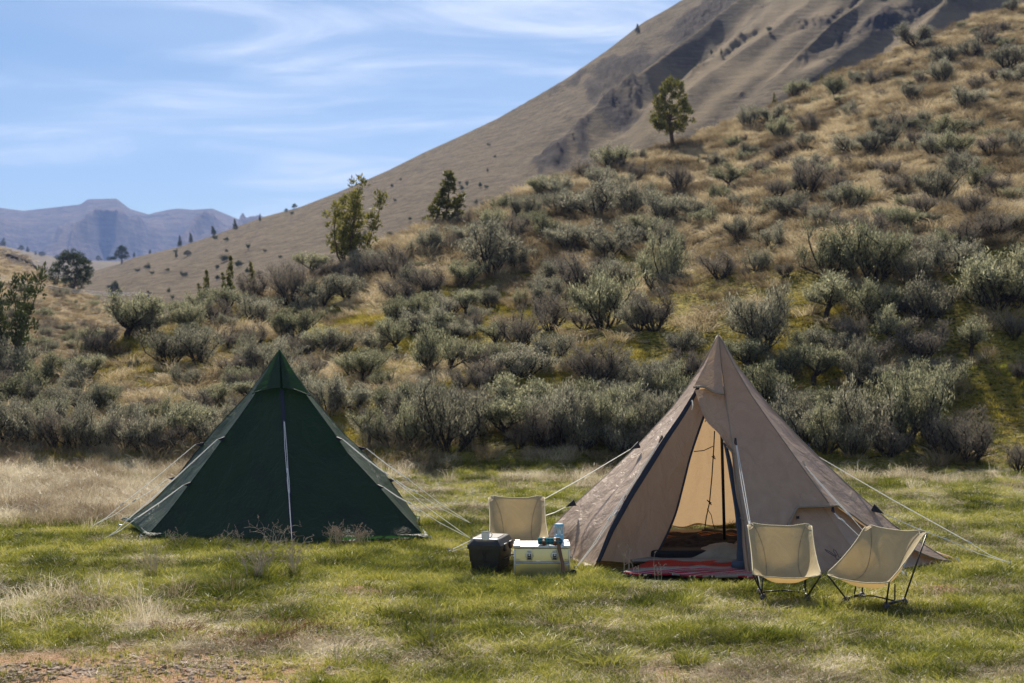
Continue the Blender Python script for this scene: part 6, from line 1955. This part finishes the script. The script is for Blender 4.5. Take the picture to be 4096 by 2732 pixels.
words = ['first', 'second', 'third', 'fourth', 'fifth', 'sixth', 'seventh', 'eighth', 'ninth', 'tenth']
for i, (u, v, w) in enumerate(((35, 1026, 14), (58, 1035, 16), (80, 1043, 12), (100, 1052, 15), (118, 1062, 12), (135, 1070, 14))):
    x, y, z = on_grid(left_g, u, v); s = y / F
    boulder(i, (x, y, z), w * s, w * s, w * s * .7, words[i] + ' dark boulder from the left edge along the left slope crest', grp='dark boulders on the left slope crest')

M_weed = simple('dry_weed_stem', (.46, .39, .29), .8, 0, .2, .2, 30)
M_seed = simple('dry_seed_head', (.36, .29, .21), .9, 0, .1, .3, 60)
def weed(u, v, n, hgt, spread, lab, curl=.5, seeds=True, seed=0, cat='dry weed', name='dry_weed', basegreen=True):
    x, y, z = on_hill(u, v)
    rg = np.random.default_rng(seed + int(u))
    e = empty(name, (x, y, z), lab, cat, 'dry weeds standing in the meadow')
    st, sd = MB(), MB()
    for i in range(n):
        a = rg.uniform(0, 6.28); r_ = spread * rg.uniform(0, 1) * .6
        p = Vector((math.cos(a) * r_, math.sin(a) * r_, -.02)); hh = hgt * rg.uniform(.5, 1.05)
        le = rg.normal(0, .16, 2); pts = [p]; d_ = Vector((le[0], le[1], 1)); q = p.copy()
        cx_ = rg.normal(0, curl, 2)
        for k in range(6):
            d_ = d_ + Vector((cx_[0] * .12 * k, cx_[1] * .12 * k, -.03 * k * k * curl)); q = q + d_.normalized() * hh / 6; pts.append(q.copy())
        st.tube(pts, [.0034, .0030, .0024, .0021, .0018, .0015, .001], 4, cap=False)
        for k in range(rg.integers(2, 5)):
            b = pts[rg.integers(3, 7)]; dd = Vector((rg.normal(0, .6), rg.normal(0, .6), rg.uniform(.2, 1))).normalized() * rg.uniform(.03, .09)
            st.tube([b, b + dd], .0012, 3, cap=False)
            if seeds:
                for m_ in range(3):
                    c = b + dd * (1 - m_ * .25) + Vector(rg.normal(0, .004, 3)); r2 = rg.uniform(.003, .007)
                    sd.tube([c - Vector((0, 0, r2)), c + Vector((0, 0, r2 * .2)), c + Vector((0, 0, r2 * 1.6))], [r2 * .2, r2, r2 * .2], 4, cap=False)
    tag(st.build('stem', M_weed, e), kind='stuff')
    if seeds: tag(sd.build('seed_head', M_seed, e), kind='stuff')
    if basegreen:
        v_, f_ = tuft(seed + 500, 150, spread * .55, .06, .20, .005, .35, .4)
        b = mesh_obj('leaf_base', v_, f_, M_green, e)
    return e
weed(612, 2318, 26, .46, .17, 'dry weed clump with thin grey stems, leftmost in front of the green tent', .25, False, 1)
weed(1030, 2338, 34, .60, .20, 'largest dry weed clump with tall curled stems in front of the green tent door', .6, True, 2)
weed(1178, 2318, 20, .62, .10, 'narrow dry weed clump under the center rope of the green tent', .55, True, 3)
weed(1100, 2190, 12, .50, .35, 'few curled dry stalks right at the foot of the green tent door', .9, True, 4, basegreen=False)
weed(900, 2190, 12, .32, .40, 'short dry stalks at the left foot of the green tent', .5, True, 5, basegreen=False)
weed(710, 2185, 10, .25, .30, 'short seedy stalks at the left corner of the green tent', .5, True, 6, basegreen=False)
weed(1345, 2178, 30, .34, .22, 'bushy seedy dry weed at the right foot of the green tent', .4, True, 7, basegreen=False)
weed(1440, 2178, 26, .30, .22, 'second bushy dry weed, beside the first at the right foot of the green tent', .4, True, 8, basegreen=False)
weed(2515, 2300, 5, .34, .26, 'thin seedy stalks in front of the left edge of the rug', .2, True, 9, basegreen=False)
weed(2620, 2320, 4, .32, .34, 'sparse thin stalks in front of the middle of the rug', .2, True, 10, basegreen=False)
weed(2470, 2490, 3, .75, .06, 'two tall bare stalks in the open grass below the chest', .15, False, 11, basegreen=False)
weed(1725, 2580, 2, .80, .03, 'single tall dark stalk standing in the foreground near the center', .1, False, 12, basegreen=False)
weed(1350, 2660, 2, .42, .03, 'single slanted stalk in the foreground left of center', .3, False, 13, basegreen=False)
weed(3400, 2285, 8, .28, .20, 'pale grass stalks at the base of the tan tent between the two right chairs', .3, True, 14, basegreen=False)
# dark green tussocks
TUS = [mesh_obj('green_tussock', *tuft(700 + i, 420, .20, .07, .19, .006, .5, .6, .5), M_green if i % 2 else M_ygreen, link=False).data for i in range(4)]
TL = [(170, 2500, 1.35, 'left one of the two big green grass tussocks at lower left'), (340, 2512, 1.3, 'right one of the two big green grass tussocks at lower left'), (480, 2478, .9, 'small green tussock right behind the two big ones at lower left'),
      (60, 2395, 1.2, 'dark green tussock at the left edge in the meadow'), (885, 2440, 1.25, 'wide bright tussock in front of the green tent, left of the bare patch'), (1110, 2470, 1.1, 'bright tussock left above the brown foreground weeds'),
      (1165, 2640, .9, 'small dark tussock near the bottom, left of center'), (1470, 2610, .7, 'little tussock near the bottom in the dry strip'), (2160, 2590, 1.2, 'round dark tussock below the aluminium chest'),
      (2300, 2610, 1.0, 'bright tussock just right of the round dark one below the chest'), (2450, 2640, 1.3, 'widest tussock in the foreground below the rug'), (2820, 2630, .9, 'tussock beside a pale dry tuft in the foreground'),
      (3060, 2580, .8, 'small dark tussock in the foreground below the facing chair'), (560, 2560, .9, 'tussock on the edge of the gravel at lower left'), (2020, 2450, .9, 'low tussock in the lawn in front of the black box'),
      (1730, 2330, .9, 'dark tussock left of the black box near the dirt bump')]
for i, (u, v, s, lab) in enumerate(TL):
    x, y, z = on_hill(u, v)
    o = bpy.data.objects.new('green_tussock', TUS[i % 4]); COL.objects.link(o); o.location = (x, y, z - .01); o.scale = (s, s, s * .9); o.rotation_euler = (0, 0, i * 1.3)
    tag(o, lab, 'grass clump', 'green tussocks in the foreground')
# rusty-brown low weeds in the foreground
M_rust = leaf_mat('rusty_weed', [(.10, .045, .02), (.19, .095, .05), (.28, .17, .10)], .3)
for i, (u, v, s, lab) in enumerate(((1190, 2500, 1.5, 'rusty brown low weed patch in the foreground right of the bright tussock'), (1010, 2560, 1.4, 'rusty brown low weed patch nearest the bottom, left of center'), (700, 2530, 1.0, 'small brown weed patch at lower left beyond the gravel'))):
    x, y, z = on_hill(u, v)
    v_, f_ = tuft(900 + i, 520, .24, .03, .14, .006, .9, .5)
    o = mesh_obj('brown_weed', v_, f_, M_rust); o.location = (x, y, z); o.scale = (s, s, s * .9)
    tag(o, lab, 'weed', 'rusty brown weeds in the foreground')
